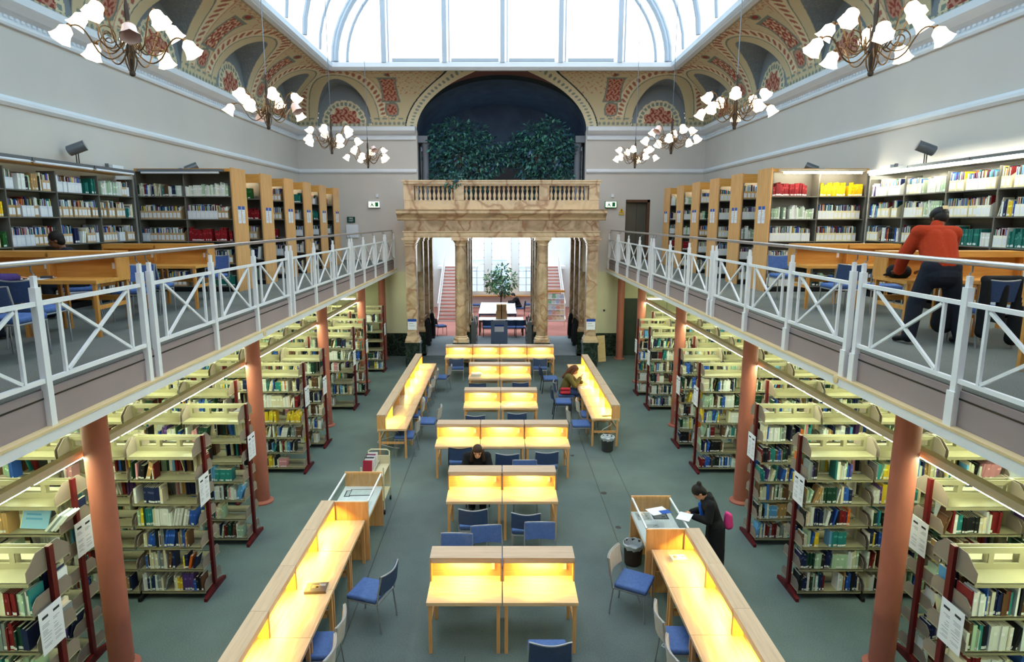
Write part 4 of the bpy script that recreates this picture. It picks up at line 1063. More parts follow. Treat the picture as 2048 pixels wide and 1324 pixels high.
def item_geo(it, mb, pages=None, local=False):
    a, n = it['a'], it['n']; th = it['th']; w_, h, d = it['w'], it['h'], it['d']; o = Vector((0, 0, 0)) if local else it['o']; up = Vector((0, 0, 1))
    A = a*math.cos(th)-up*math.sin(th)*0 if False else a*math.cos(th)+up*(-math.sin(th)) ; U = up*math.cos(th)+a*math.sin(th)
    base = o+up*(w_*math.sin(th) if th > 0 else 0) - (a*0)
    if th < 0: A = a*math.cos(th)+up*(-math.sin(th)); U = up*math.cos(th)+a*math.sin(th)
    def P(x, y, z): return base+A*x-n*y+U*z
    c = it['col']; r = random.Random(it['seed'])
    if it['kind'] == 'book':
        light = (.78, .78, .76)
        def bx(x0, x1, y0, y1, z0, z1, col, m=mb):
            m.add([P(x0, y0, z0), P(x1, y0, z0), P(x1, y1, z0), P(x0, y1, z0), P(x0, y0, z1), P(x1, y0, z1), P(x1, y1, z1), P(x0, y1, z1)], [(0, 3, 2, 1), (4, 5, 6, 7), (0, 1, 5, 4), (1, 2, 6, 5), (2, 3, 7, 6), (3, 0, 4, 7)], col)
        if pages is not None:
            t = min(.003, w_*.15)
            bx(0, t, 0, d, 0, h, c); bx(w_-t, w_, 0, d, 0, h, c); bx(t, w_-t, 0, .004, 0, h, c)
            bx(t, w_-t, .004, d-.006, .004, h-.005, (.72, .66, .52), pages)
            zones = ((.05, .17, light, it['band'] < .75), (.62, .74, tuple(min(.9, x*1.8+.05) for x in c), .3 < it['band'] < .7))
            for z0, z1, col, on in zones:
                if on: mb.add([P(.001, -.0006, z0*h), P(w_-.001, -.0006, z0*h), P(w_-.001, -.0006, z1*h), P(.001, -.0006, z1*h)], [(0, 1, 2, 3)], col)
        else:
            zs = [0, .05, .17, .6, .72, 1]; cols = [c, light if it['band'] < .75 else c, c, tuple(min(.9, x*1.7+.04) for x in c) if it['band'] > .4 else c, c]
            o_ = len(mb.v)
            for z in zs: mb.v += [tuple(P(0, 0, z*h)), tuple(P(w_, 0, z*h))]
            for j in range(5): mb.f.append([o_+2*j, o_+2*j+1, o_+2*j+3, o_+2*j+2]); mb.c.append(cols[j])
            q = len(mb.v); mb.v += [tuple(P(0, d, 0)), tuple(P(w_, d, 0)), tuple(P(0, d, h)), tuple(P(w_, d, h))]
            for f, cc in (([o_, o_+10, q+2, q], c), ([o_+1, q+1, q+3, o_+11], c), ([o_+10, o_+11, q+3, q+2], (.66, .6, .46)), ([q, q+2, q+3, q+1], c)): mb.f.append(f); mb.c.append(cc)
    else:
        hb = .17; cc = c
        m = mb
        def bx(x0, x1, y0, y1, z0, z1, col):
            m.add([P(x0, y0, z0), P(x1, y0, z0), P(x1, y1, z0), P(x0, y1, z0), P(x0, y0, z1), P(x1, y0, z1), P(x1, y1, z1), P(x0, y1, z1)], [(0, 3, 2, 1), (4, 5, 6, 7), (0, 1, 5, 4), (1, 2, 6, 5), (2, 3, 7, 6), (3, 0, 4, 7)], col)
        m.add([P(0, 0, 0), P(w_, 0, 0), P(w_, d, 0), P(0, d, 0), P(0, 0, hb), P(w_, 0, hb), P(w_, d*.85, h), P(0, d*.85, h), P(w_, d, h), P(0, d, h)],
              [(0, 1, 5, 4), (1, 2, 8, 6, 5), (0, 4, 7, 9, 3), (2, 3, 9, 8), (0, 3, 2, 1)], cc)
        m.add([P(w_*.12, -.0008, .03), P(w_*.88, -.0008, .03), P(w_*.88, -.0008, .13), P(w_*.12, -.0008, .13)], [(0, 1, 2, 3)], (.76, .77, .80))
        x = .004; tgt = pages if pages is not None else mb
        m = tgt
        while x < w_-.008:
            ww = min(r.uniform(.008, .02), w_-.004-x); p = r.choices(PAL, [14, 6, 4, 6, 6, 3, 4, 6, 4, 4, 3, 2, 2, 1, 3, 8, 2])[0]
            bx(x, x+ww-.001, .008, d-.02, .01, h*r.uniform(.86, 1.0), jit(p[1], r)); x += ww
def build_items():
    pick_individuals()
    sb, sf = MB(), MB()
    for it in ITEMS:
        if not it.get('ind'):
            item_geo(it, sb if it['kind'] == 'book' else sf); continue
        mb, pg = MB(), MB(); item_geo(it, mb, pg, True)
        book = it['kind'] == 'book'
        o = put('book' if book else 'magazine_file', mb.mesh('book_cover' if book else 'magazine_file', fix=False), book_m, None, it['o'])
        lab = '%s %s, %s %s' % (it['cn'], 'book' if book else 'magazine box', ordw(it['i']), it['loc'])
        tag(o, lab, 'book' if book else 'magazine box', 'books on the shelves' if book else 'magazine boxes on the gallery shelves')
        if pg.v: put('page_block' if book else 'magazines', pg.mesh('pages', fix=False), book_m, o)
    o = put('shelved_books', sb.mesh('shelved_books', fix=False), book_m); tag(o, 'the many remaining smaller books filling all the shelves', 'books', None, 'stuff')
    o = put('shelved_magazine_files', sf.mesh('shelved_magazine_files', fix=False), book_m); tag(o, 'the remaining magazine boxes on the far gallery shelves', 'magazine boxes', None, 'stuff')
# ---------------------------------------------------------------- chandeliers
def chandelier_meshes():
    d = {}
    pr = [(.024, 0), (.036, .012), (.074, .05), (.078, .11), (.090, .165), (.108, .192)]
    m = MB().lathe([(r, -z) for r, z in pr], 18, wave=.10, closed=False)
    m.lathe([(r*.94, -z) for r, z in pr][::-1], 18, closed=False)
    d['shade'] = m.mesh('glass_shade', True, )
    d['cup'] = MB().lathe([(.012, .03), (.026, .02), (.03, -.012), (.024, -.02)], 12).mesh('cup', True); d['cup'].materials.append(brass)
    def arm(r, z, zs):
        pts = []
        for t in np.linspace(0, 1, 18):
            x = .035+(r-.035)*t; zz = zs - .16*math.sin(PI*min(1, t*1.5))*(t < .67) + (0 if t < .67 else 0)
            if t >= .55: 
                q = (t-.55)/.45; zz = (zs-.16*math.sin(PI*min(1, .55*1.5)))*(1-q) + z*q + .11*math.sin(PI*q)
            pts.append((x, 0, zz))
        return MB().tube(pts, .009, 6)
    d['lo'] = arm(.62, .10, -.02).mesh('arm', True); d['hi'] = arm(.46, .34, .10).mesh('arm', True)
    sp = []
    for i in range(40):
        t = i/39; a = 2*PI*2.1*t; r = .15*(1-t*.8); sp.append((.26+r*math.cos(a+PI*.9), 0, .06+r*math.sin(a+PI*.9)))
    d['scroll'] = MB().tube([(.03, 0, -.06), (.09, 0, -.07)]+sp, .007, 6).mesh('scroll', True)
    d['stem'] = MB().lathe([(.012, -.34), (.03, -.33), (.036, -.30), (.02, -.27), (.03, -.22), (.055, -.05), (.03, .05), (.045, .12), (.03, .2), (.02, .25), (.03, .34), (.024, .46), (.012, .52), (.012, .66)], 14).mesh('stem', True)
    cage = MB()
    for k in range(8):
        a = 2*PI*k/8; cage.tube([(math.cos(a)*r, math.sin(a)*r, z) for r, z in [(.03, -.06), (.07, -.12), (.06, -.2), (.03, -.28)]], .006, 5)
    d['cage'] = cage.mesh('cage', True)
    for k in ('lo', 'hi', 'scroll', 'cage'): d[k].materials.append(brass)
    d['stem'].materials.append(bronze)
    d['on'] = d['shade'].copy(); d['on'].materials.append(glass_on); d['off'] = d['shade']; d['off'].materials.append(glass_off)
    return d
CD = chandelier_meshes()
def chandelier(sx, i, y, rot, off):
    sd = 'left' if sx < 0 else 'right'
    t = thing('chandelier', 'brass chandelier with frosted glass shades on the %s, %s from the near end' % (sd, ORD[i]), 'chandelier', (sx*4.47, y, 7.36), R(rot), 'chandeliers')
    put('stem', CD['stem'], None, t); put('cage', CD['cage'], None, t)
    top = SZ+.24+RH*math.sqrt(1-(4.47/SX)**2)-7.36-.12
    MB().tube([(0, 0, .65), (0, 0, top)], .008, 6).build('cable', grey_pl, t)
    for k in range(10):
        hi = k % 2; a = 2*PI*k/10; 
        o = put('arm', CD['hi' if hi else 'lo'], None, t, None, a)
        if not hi: put('scroll', CD['scroll'], None, t, None, a+.3)
        r, z = (.46, .34) if hi else (.62, .10)
        c = put('shade', CD['off' if k in off else 'on'], None, o, (r, 0, z)); c.rotation_euler = (0, R(-38 if hi else -32), 0)
        c2 = put('shade_cup', CD['cup'], None, o, (r, 0, z)); c2.rotation_euler = (0, R(-38 if hi else -32), 0)
for sx in (-1, 1):
    for i, y in enumerate((8.0, 12.5, 17.05, 21.6)):
        chandelier(sx, i, y, 12+i*37+(20 if sx > 0 else 0), [(8,), (2, 8), (), (5,)][i] if sx < 0 else [(), (), (3,), ()][i])
# ---------------------------------------------------------------- display cases, trolley, bins, small things
def display_case(sx, x0, x1, y0, y1, label):
    t = thing('display_case', label, 'display case', ((x0+x1)/2, y0, 0)); w2 = (x1-x0)/2; L = y1-y0
    MB().box(-w2, w2, 0, .03, 0, .98).build('end_panel', maple_v, t)
    MB().box(-w2, w2, L-.03, L, 0, 1.0).build('end_panel', maple_v, t)
    MB().box(-w2+.02, w2-.02, .03, L-.03, .62, .70).build('apron', honey_v, t)
    MB().box(-w2, w2, .03, L-.03, .70, .74).build('lined_tray', paper, t)
    fr = MB()
    for x in (-w2+.012, w2-.012): fr.box(x-.012, x+.012, .03, L-.03, .955, .98)
    fr.box(-w2, w2, .03, .05, .96, .98); fr.build('lid_frame', trimw, t)
    MB().box(-w2+.02, w2-.02, .04, L-.04, .965, .972).build('glass_lid', pane_c, t)
    MB().box(-w2, -w2+.006, .03, L-.03, .74, .955).box(w2-.006, w2, .03, L-.03, .74, .955).build('glass_side', pane_c, t)
    return t
dl = display_case(-1, -2.72, -2.08, 9.12, 10.28, 'wooden glass topped display case at the end of the near left side row')
dr = display_case(1, 2.06, 2.68, 8.24, 9.32, 'wooden glass topped display case at the end of the near right side row')
def sheet(x, y, z, w_, d_, rot, col, name, label, cat, grp=None, border=None, marks=0, seed=0):
    m = MB(); r = random.Random(seed)
    m.box(-w_/2, w_/2, -d_/2, d_/2, 0, .003, border or col)
    if border: m.add([(-w_/2+.02, -d_/2+.02, .0035), (w_/2-.02, -d_/2+.02, .0035), (w_/2-.02, d_/2-.02, .0035), (-w_/2+.02, d_/2-.02, .0035)], [(0, 1, 2, 3)], col)
    for _ in range(marks):
        a, b = r.uniform(-.4, .25)*w_, r.uniform(-.4, .3)*d_; c, e = r.uniform(.05, .25)*w_, r.uniform(.04, .15)*d_; g = r.uniform(.05, .35)
        m.add([(a, b, .0042), (a+c, b, .0042), (a+c, b+e, .0042), (a, b+e, .0042)], [(0, 1, 2, 3)], (g, g, g))
    o = m.build(name, print_m, None, False, (x, y, z), R(rot)); return tag(o, label, cat, grp)
sheet(-2.38, 10.0, .741, .40, .26, 2, (.62, .66, .7), 'framed_sheet', 'black framed white sheet lying in the left display case', 'print', None, (.03, .03, .04))
sheet(-2.60, 9.95, .741, .1, .24, 2, (.5, .54, .56), 'framed_sheet', 'narrow dark framed sheet at the edge of the left display case', 'print', None, (.06, .06, .08))
sheet(-2.38, 9.5, .741, .5, .3, 0, (.66, .70, .75), 'sheet', 'plain pale sheet nearest the carrels in the left display case', 'print')
for j, (x, y, w_, d_, c, bd, mk, lb) in enumerate([(2.22, 9.12, .22, .24, (.5, .5, .52), None, 12, 'black and white photograph at the far left corner of the right display case'), (2.48, 9.14, .24, .22, (.2, .2, .22), (.05, .05, .06), 10, 'dark photograph at the far right corner of the right display case'),
      (2.28, 8.78, .2, .16, (.6, .6, .62), None, 5, 'grey print in the middle of the right display case'), (2.4, 8.56, .34, .2, (.45, .5, .54), (.03, .03, .04), 0, 'black framed grey picture in the right display case'),
      (2.22, 8.36, .2, .14, (.12, .12, .14), None, 8, 'dark print at the near left of the right display case'), (2.48, 8.36, .22, .14, (.16, .16, .18), None, 8, 'dark print at the near right of the right display case')]):
    sheet(x, y, .741, w_, d_, 0, c, 'photographic_print', lb, 'print', None, bd, mk, j)
sheet(2.36, 8.82, .981, .30, .22, 20, (.82, .82, .86), 'loose_paper', 'white paper lying on the glass of the right display case', 'paper')
sheet(2.46, 8.78, .986, .16, .11, 16, (.03, .10, .42), 'blue_leaflet', 'blue leaflet on the papers on the right display case', 'leaflet')
# book trolley
tr = thing('book_trolley', 'cream metal book trolley behind the left display case', 'trolley', (-2.34, 11.0, 0))
for x, y in ((-.2, -.3), (.2, -.3), (-.2, .32), (.2, .32)):
    MB().tube([(x, y, .05), (x, y, .9)], .013, 8).build('post', cream_m, tr, True)
    MB().lathe([(.045, -.012), (.045, .012)], 14, (x, y, .045), Matrix.Rotation(PI/2, 3, 'Y')).build('caster', black, tr)
for z in (.25, .72): 
    MB().box(-.2, .2, -.3, .32, z, z+.015).add([(-.2, -.3, z), (-.2, .32, z), (.02, .32, z+.09), (.02, -.3, z+.09)], [(0, 1, 2, 3)]).build('shelf', cream_m, tr)
MB().box(-.2, .2, .3, .315, .3, .9).build('end_panel', cream_m, tr)
MB().tube([(-.2, .32, .88), (-.2, .34, .97), (-.15, .35, 1.0), (.15, .35, 1.0), (.2, .34, .97), (.2, .32, .88)], .013, 8).build('push_handle', cream_m, tr, True)
TB = [((.30, .02, .05), 'dark red'), ((.72, .72, .78), 'white'), ((.05, .05, .07), 'black'), ((.66, .66, .72), 'pale grey'), ((.22, .05, .12), 'plum'), ((.74, .74, .76), 'off white')]
for i, (c, nm) in enumerate(TB):
    mb = MB(); mb.box(-.085, .085, -.016, .016, 0, .23, c); mb.box(-.08, .088, -.012, .012, .004, .226, (.7, .66, .55))
    o = mb.build('trolley_book', book_m, None, False, (-2.44+.02*(i % 2), 10.77+.08*i, .765)); o.rotation_euler = (R(-10), 0, R(4*(i % 3-1))); tag(o, '%s book standing on the trolley, %s from its near end' % (nm, ORD[i]), 'book', 'books on the trolley')
# bins
def bin_(x, y, body, label):
    t = thing('waste_bin', label, 'bin', (x, y, 0))
    MB().lathe([(.11, 0), (.13, .02), (.15, .32), (.155, .34), (.145, .34), (.125, .03)], 24).build('bucket', body, t, True)
    m = MB(); o = len(m.v)
    m.lathe([(.13, .24), (.158, .30), (.166, .345), (.15, .352), (.135, .30), (.12, .12)], 24, wave=.0)
    for i, v in enumerate(m.v): f = 1+.035*math.sin(i*2.3); m.v[i] = (v[0]*f, v[1]*f, v[2]+.012*math.sin(i*1.7))
    m.build('liner', clear_bag if 'pale' in label or True else None, t, True)
bin_(2.06, 9.03, basket, 'dark brown waste bin with a plastic liner beside the right display case')
bin_(2.47, 13.9, dark_pl, 'grey waste bin with a pale liner under the far right side row')
# things on desks
def flat_book(x, y, z, w_, d_, h, rot, col, label, marks, name='book', grp=None):
    m = MB(); m.box(-w_/2, w_/2, -d_/2, d_/2, 0, h, col); m.box(-w_/2+.004, w_/2+.001, -d_/2+.001, d_/2-.001, .004, h-.004, (.7, .64, .5))
    for (a, b, c, e, k) in marks: m.add([(a*w_, b*d_, h+.0008), (c*w_, b*d_, h+.0008), (c*w_, e*d_, h+.0008), (a*w_, e*d_, h+.0008)], [(0, 1, 2, 3)], k)
    return tag(m.build(name, book_m, None, False, (x, y, z), R(rot)), label, 'book', grp)
flat_book(-2.34, 7.22, .701, .27, .20, .035, 4, (.10, .07, .06), 'thick dark book lying on the near left side row desk', [(-.2, -.1, .15, .2, (.5, .3, .12)), (.1, .1, .4, .35, (.3, .3, .34)), (-.45, -.4, -.25, -.1, (.35, .12, .1)), (-.02, -.08, .1, .08, (.75, .68, .5))])
flat_book(2.43, 7.92, .701, .2, .13, .045, 6, (.80, .76, .60), 'cream paperback lying on the near right side row desk', [(-.35, -.2, -.1, .3, (.2, .18, .12)), (.25, -.1, .4, .2, (.25, .2, .15))])
for i in range(4):
    flat_book(-.78+.01*i, 18.2+.02*(i % 2), .701+i*.025, .3, .22, .023, 6*i-8, [(.7, .66, .55), (.75, .7, .62), (.6, .55, .45), (.78, .74, .68)][i], 'pale book in the stack on the fifth row carrel, %s from the desk' % ORD[i], [], 'book', 'stack on the fifth row')
sheet(.16, 15.18, .701, .24, .17, 20, (.7, .68, .6), 'crumpled_paper', 'loose paper at the seam of the fourth row carrels', 'paper', 'papers on the fourth row', None, 4, 1)
sheet(.24, 15.35, .703, .22, .16, -25, (.62, .58, .5), 'crumpled_paper', 'open pamphlet at the back of the fourth row desk', 'paper', 'papers on the fourth row', None, 6, 2)
sheet(.72, 15.3, .701, .22, .06, 15, (.3, .28, .2), 'pen_case', 'dark pen case on the right carrel of the fourth row', 'pen case', None, None, 0)
sheet(.44, 15.1, .701, .24, .08, -6, (.6, .56, .46), 'folder', 'tan folder at the front edge of the fourth row desk', 'folder')
sheet(2.36, 16.95, .701, .36, .3, 12, (.82, .82, .8), 'loose_paper', 'white papers before the woman in the olive cardigan', 'paper', None, None, 5, 3)
flat_book(2.52, 14.35, .701, .24, .06, .02, 10, (.25, .2, .12), 'slim dark book at the near end of the far right side row', [])
# white power cords under carrels
def cord(pts, label):
    o = MB().tube(pts, .008, 6).build('power_cord', paper, None, True); tag(o, label, 'cord', 'white power cords')
cord([(.0-.5+.02*math.cos(i*.9), 7.25+.02*i % .05, .62-.012*i) for i in range(12)], 'white coiled cord hanging under the left carrel of the front row')
cord([(-2.6+.25*math.sin(i*.6), 13.7, .6-.04*i if i < 12 else .14) for i in range(14)], 'white cord hanging under the near end of the far left side row')
cord([(2.5+.12*math.sin(i*.8), 14.3-.01*i, .62-.045*i) for i in range(13)], 'white cord hanging above the grey bin at the far right row')
cord([(1.98+.04*math.sin(i*2.2), 7.2-.05*i, .30-.01*i) for i in range(10)], 'white coiled cord beside the near right side row chairs')
# floor sockets and seams
for i, (x, y, r) in enumerate(((2.02, 11.6, .06), (1.62, 13.6, .045), (2.05, 10.2, .05), (.33, 6.55, .025), (1.05, 6.3, .025))):
    o = MB().lathe([(r, 0), (r, .004), (.01, .006)], 18, (x, y, 0)).build('floor_socket', dark_pl if i < 3 else paper, None); tag(o, ['dark round floor socket in the right aisle, nearest the third row', 'dark round floor socket in the right aisle, farthest one', 'dark round floor socket beside the right display case', 'tiny white disc on the carpet below the front row', 'tiny white disc on the carpet right of the front row'][i], 'floor socket')
sm = MB()
for x, y0, y1 in ((-2.02, 3, 15), (2.5, 9.4, 21), (1.95, 8, 22), (-.45, 3, 6.9), (.35, 3, 6.9)): sm.box(x-.006, x+.006, y0, y1, 0, .0015)
S('trim_7', sm, dark_door, 'dark seam lines in the hall carpet')
# ---------------------------------------------------------------- signs
def sign(name, loc, w_, h_, mat, label, cat='sign'):
    o = MB().box(-w_/2, w_/2, -.015, .015, -h_/2, h_/2).build(name, mat, None, False, loc); return tag(o, label, cat)
exit_face = emit('exit_sign_face', (.72, 1.0, .62), 1.5)
green_s = paint('exit_green', (10, 120, 60), .5)
for x, z, nm in ((-4.84, 5.9, 'left'), (4.16, 5.9, 'right')):
    t = thing('exit_sign', 'lit green and white exit sign on the far wall, %s of the portico' % nm, 'exit sign', (x, YF-.06, z))
    MB().box(-.22, .22, -.03, .05, -.12, .12).build('housing', green_s if nm == 'right' else white, t)
    MB().box(-.20, .20, -.036, -.03, -.1, .1).build('face', exit_face, t)
    f = MB()
    f.prism([(-.1, .05), (-.06, .05), (-.06, .08), (-.1, .08)], 'y', -.04, -.037).prism([(-.13, .03), (-.04, .04), (-.05, .0), (-.0, -.06), (-.03, -.08), (-.08, -.03), (-.12, -.08), (-.15, -.06), (-.1, -.01)], 'y', -.04, -.037)
    f.box(.04, .16, -.04, -.037, -.08, .08)
    f.build('pictogram', green_s, t)
    b = sign('smoke_detector', (x+(.12 if nm == 'left' else .06), YF-.03, z+.33), .1, .12, white, 'small white box above the %s exit sign' % nm, 'detector')
fe = sign('fire_exit_sign', (-5.75, YF-.03, 5.33), .3, .22, paint('sign_dark_green', (24, 70, 56), .5), 'dark green fire exit sign on the far wall left of the portico')
text('FIRE\nEXIT', .085, paper, 'lettering', fe, (0, -.018, 0))
nb_ = sign('notice_board', (-5.72, YF-.03, 4.9), .46, .5, paper, 'white notice board below the fire exit sign', 'notice board')
wsn = tag(MB().prism([(-.1, -.08), (.1, -.08), (0, .1)], 'y', -.008, .008).build('warning_sign', paint('warning_yellow', (232, 184, 30), .5), None, False, (4.58, YF-.02, 5.68)), 'yellow triangular warning sign left of the lift', 'sign')
MB().prism([(-.012, -.05), (.012, -.05), (.016, .04), (-.016, .04)], 'y', -.012, -.009).build('exclamation_mark', black, wsn)
pl = MB().box(-.09, .09, -.004, .004, -.06, -.02); ws2 = sign('warning_plate', (4.58, YF-.02, 5.54), .2, .05, paint('warning_yellow_plate', (220, 176, 40), .5), 'small yellow plate under the warning triangle')
sign('call_point', (4.02, YF-.045, 1.83), .07, .07, dark_pl, 'small dark switch plate on the cream wall right of the portico', 'switch')
for x, nm in ((-3.25, 'left'), (3.25, 'right')):
    o = MB().box(-.16, .16, -.006, 0, -.2, .2).build('pier_notice', paper, None, False, (x, PY+.035, 1.58)); tag(o, 'blue headed white notice on the %s front pier of the portico' % nm, 'notice')
    MB().box(-.16, .16, -.009, -.006, .1, .2).build('header', blue_sign, o); MB().box(-.12, .1, -.008, -.006, -.06, -.05).box(-.12, .04, -.008, -.006, .02, .03).build('print_lines', dark_pl, o)
fa = thing('fire_alarm', 'red fire alarm call point on the cream wall behind the right bookcases', 'alarm', (XW-.01, 9.15, 1.48)); MB().box(-.06, 0, -.09, .09, -.12, .12).build('box', red_pl, fa); MB().tube([(-.07, -.05, -.1), (-.09, 0, .1), (-.07, .06, .14)], .02, 8).build('handle', red_pl, fa)
wd = struct(MB().box(XW-.06, XW, 7.6, 8.9, .9, 2.4).build('window_2', trimw), 'white window frame on the lower right wall')
for y in (7.68, 8.12, 8.56): MB().box(XW-.065, XW-.055, y, y+.3, 1.0, 2.3).build('pane', paper, wd)
for sx, yy in ((-1, 10.5), (1, 7.35)):
    o = MB().lathe([(.05, -.02), (.055, 0), (.03, .012)], 18, (0, 0, 0), Matrix.Rotation(PI/2*(-sx), 3, 'Y')).build('round_sensor', ledge, None, True, (sx*4.04, yy, 3.41)); tag(o, 'small round beige sensor on the %s gallery beam' % ('left' if sx < 0 else 'right'), 'sensor')
# wooden board leaning beside the right pedestal
bd = tag(MB().obox((0, 0, .5), .16, .012, .5, Matrix.Rotation(R(-10), 3, 'X')).build('leaning_board', pale_wood, None, False, (3.8, 23.3, 0), R(18)), 'pale wooden board leaning beside the right portico pedestal', 'board')
# ---------------------------------------------------------------- plants
def foliage(name, blobs, n, ls, cols, par, seed, droop=.35):
    r = random.Random(seed); m = MB()
    for _ in range(n):
        c, rad = r.choices(blobs, [b[1]**2 for b in blobs])[0]
        while True:
            v = Vector((r.uniform(-1, 1), r.uniform(-1, 1), r.uniform(-1, 1)))
            if .25 < v.length < 1: break
        p = Vector(c)+v*rad; d = (v.normalized()*.7+Vector((r.uniform(-.6, .6), r.uniform(-.6, .6), -droop+r.uniform(-.5, .5)))).normalized()
        s = d.cross(Vector((r.uniform(-1, 1), r.uniform(-1, 1), 1))).normalized(); L = ls*r.uniform(.7, 1.3); up = s.cross(d)
        w_ = L*.26; col = jit(r.choice(cols), r, .25)
        m.add([p, p+d*L*.45+s*w_+up*.01, p+d*L-up*L*.1, p+d*L*.45-s*w_+up*.01], [(0, 1, 2), (0, 2, 3)], col)
    return put(name, m.mesh(name, fix=False), leaf_m, par)
def tree(x, y, z0, blobs, n, ls, cols, label, seed, pot=True, potm=None, name='potted_tree'):
    t = thing(name, label, 'plant', (x, y, z0))
    top = max(b[0][2] for b in blobs)
    MB().tube([(0, 0, .3), (.05, .02, top*.4), (-.03, 0, top*.75), (.04, .03, top)], [.05, .04, .03, .012], 8).build('trunk', frame_b, t, True)
    br = MB(); r = random.Random(seed)
    for b in blobs: br.tube([(0, 0, top*.35), (b[0][0]*.5, b[0][1]*.5, b[0][2]*.8), b[0]], [.025, .016, .006], 6)
    br.build('branches', frame_b, t, True)
    MB().lathe([(.2, 0), (.26, .4), (.28, .42), (.25, .42), (.24, .38), (.01, .38)], 20).build('pot', potm or terra, t, True)
    foliage('foliage', blobs, n, ls, cols, t, seed); return t
NC = [(58, 108, 100), (70, 128, 116), (44, 84, 90), (90, 148, 130), (56, 92, 118)]
bl = [((-1.05, .1, 2.85), .4), ((-1.0, -.2, 1.3), .4), ((1.2, -.1, 1.9), .45), ((-.95, -.1, 2.45), .55), ((-.4, 0, 2.85), .62), ((.35, .1, 2.75), .6), ((.85, 0, 2.35), .55), ((-.9, .1, 1.7), .55), ((-.2, -.3, 2.0), .7), ((.6, -.1, 1.6), .6), ((-.55, -.2, 1.1), .42), ((.05, -.35, .95), .42), ((.75, 0, 1.1), .35), ((-1.15, 0, 2.0), .4)]
tree(-1.41, 25.0, 5.69, bl, 4200, .17, NC, 'large dark leafy potted tree on the balcony, left one', 5)
bl2 = [((-1.1, 0, 2.1), .45), ((1.15, 0, 2.1), .45), ((-.75, 0, 2.4), .5), ((-.25, -.1, 2.75), .55), ((.45, 0, 2.9), .6), ((1.0, -.1, 2.5), .5), ((.75, 0, 1.9), .62), ((-.15, -.3, 2.0), .65), ((.2, -.2, 1.3), .5), ((-.45, 0, 1.55), .45), ((.55, -.3, .9), .42), ((-.15, -.3, .75), .35), ((1.15, 0, 1.5), .42)]
tree(1.40, 25.0, 5.69, bl2, 4200, .17, NC, 'large dark leafy potted tree on the balcony, right one', 6)
foliage_t = [((-.05, -.3, .25), .3), ((.15, -.35, .1), .25)]
ivy = tag(foliage('trailing_plant', [((-1.62, 22.5, 6.75), .22), ((-1.8, 22.42, 6.62), .16), ((-1.5, 22.45, 6.6), .14)], 260, .13, NC, None, 9), 'dark leaves trailing over the balcony rail below the left tree', 'plant')
# ---------------------------------------------------------------- bright reading room beyond the portico
RW = paint('reading_room_white', (240, 240, 238), .8, .01, 1)
S('wall_reading_left', MB().box(-4.7, -4.5, 28.7, 39, -.1, 7.3), RW); S('wall_reading_right', MB().box(4.5, 4.7, 28.7, 39, -.1, 7.3), RW)
S('wall_reading_front', MB().box(-4.7, 4.7, 28.5, 28.72, 5.5, 7.3).box(-4.5, -3.5, 28.5, 28.72, 0, 5.5).box(3.5, 4.5, 28.5, 28.72, 0, 5.5), RW)
wx = [(-2.0, -1.05), (-.62, .62), (1.05, 2.0)]
bw = MB(); xs = [-4.5, -2.0, -1.05, -.62, .62, 1.05, 2.0, 4.5]
for i in (0, 2, 4, 6): bw.box(xs[i], xs[i+1], 38.6, 38.8, 0, 7.3)
for i in (1, 3, 5): bw.box(xs[i], xs[i+1], 38.6, 38.8, 0, .95).box(xs[i], xs[i+1], 38.6, 38.8, 5.6, 7.3)
S('wall_reading_back', bw, RW)
for j, (a, b) in enumerate(wx):
    m = MB().box(a, a+.05, 38.62, 38.7, .95, 5.6).box(b-.05, b, 38.62, 38.7, .95, 5.6).box((a+b)/2-.025, (a+b)/2+.025, 38.6, 38.7, .95, 5.6)
    z = .95
    while z < 5.6: m.box(a, b, 38.62, 38.68, z, z+.04); z += .42
    o = struct(m.build('window_%d' % (3+j), trimw), 'tall white barred window in the end wall of the bright room'); MB().box(a, b, 38.66, 38.67, .95, 5.6).build('pane', pane_w, o)
g = MB().box(-4.7, 4.7, 28.5, 38.8, 7.32, 7.34); rf = struct(MB().box(-4.7, 4.7, 28.5, 28.7, 7.3, 7.45).box(-4.7, 4.7, 38.6, 38.8, 7.3, 7.45).box(-4.7, -4.5, 28.5, 38.8, 7.3, 7.45).box(4.5, 4.7, 28.5, 38.8, 7.3, 7.45).build('window_6', trimw), 'glazed roof over the bright room')
br = MB()
for i in range(1, 8): br.box(-4.6, 4.6, 28.6+i*1.26, 28.66+i*1.26, 7.3, 7.4)
for x in (-2.3, 0, 2.3): br.box(x-.03, x+.03, 28.6, 38.7, 7.3, 7.4)
br.build('roof_bars', trimw, rf); g.build('panes', pane_w, rf)
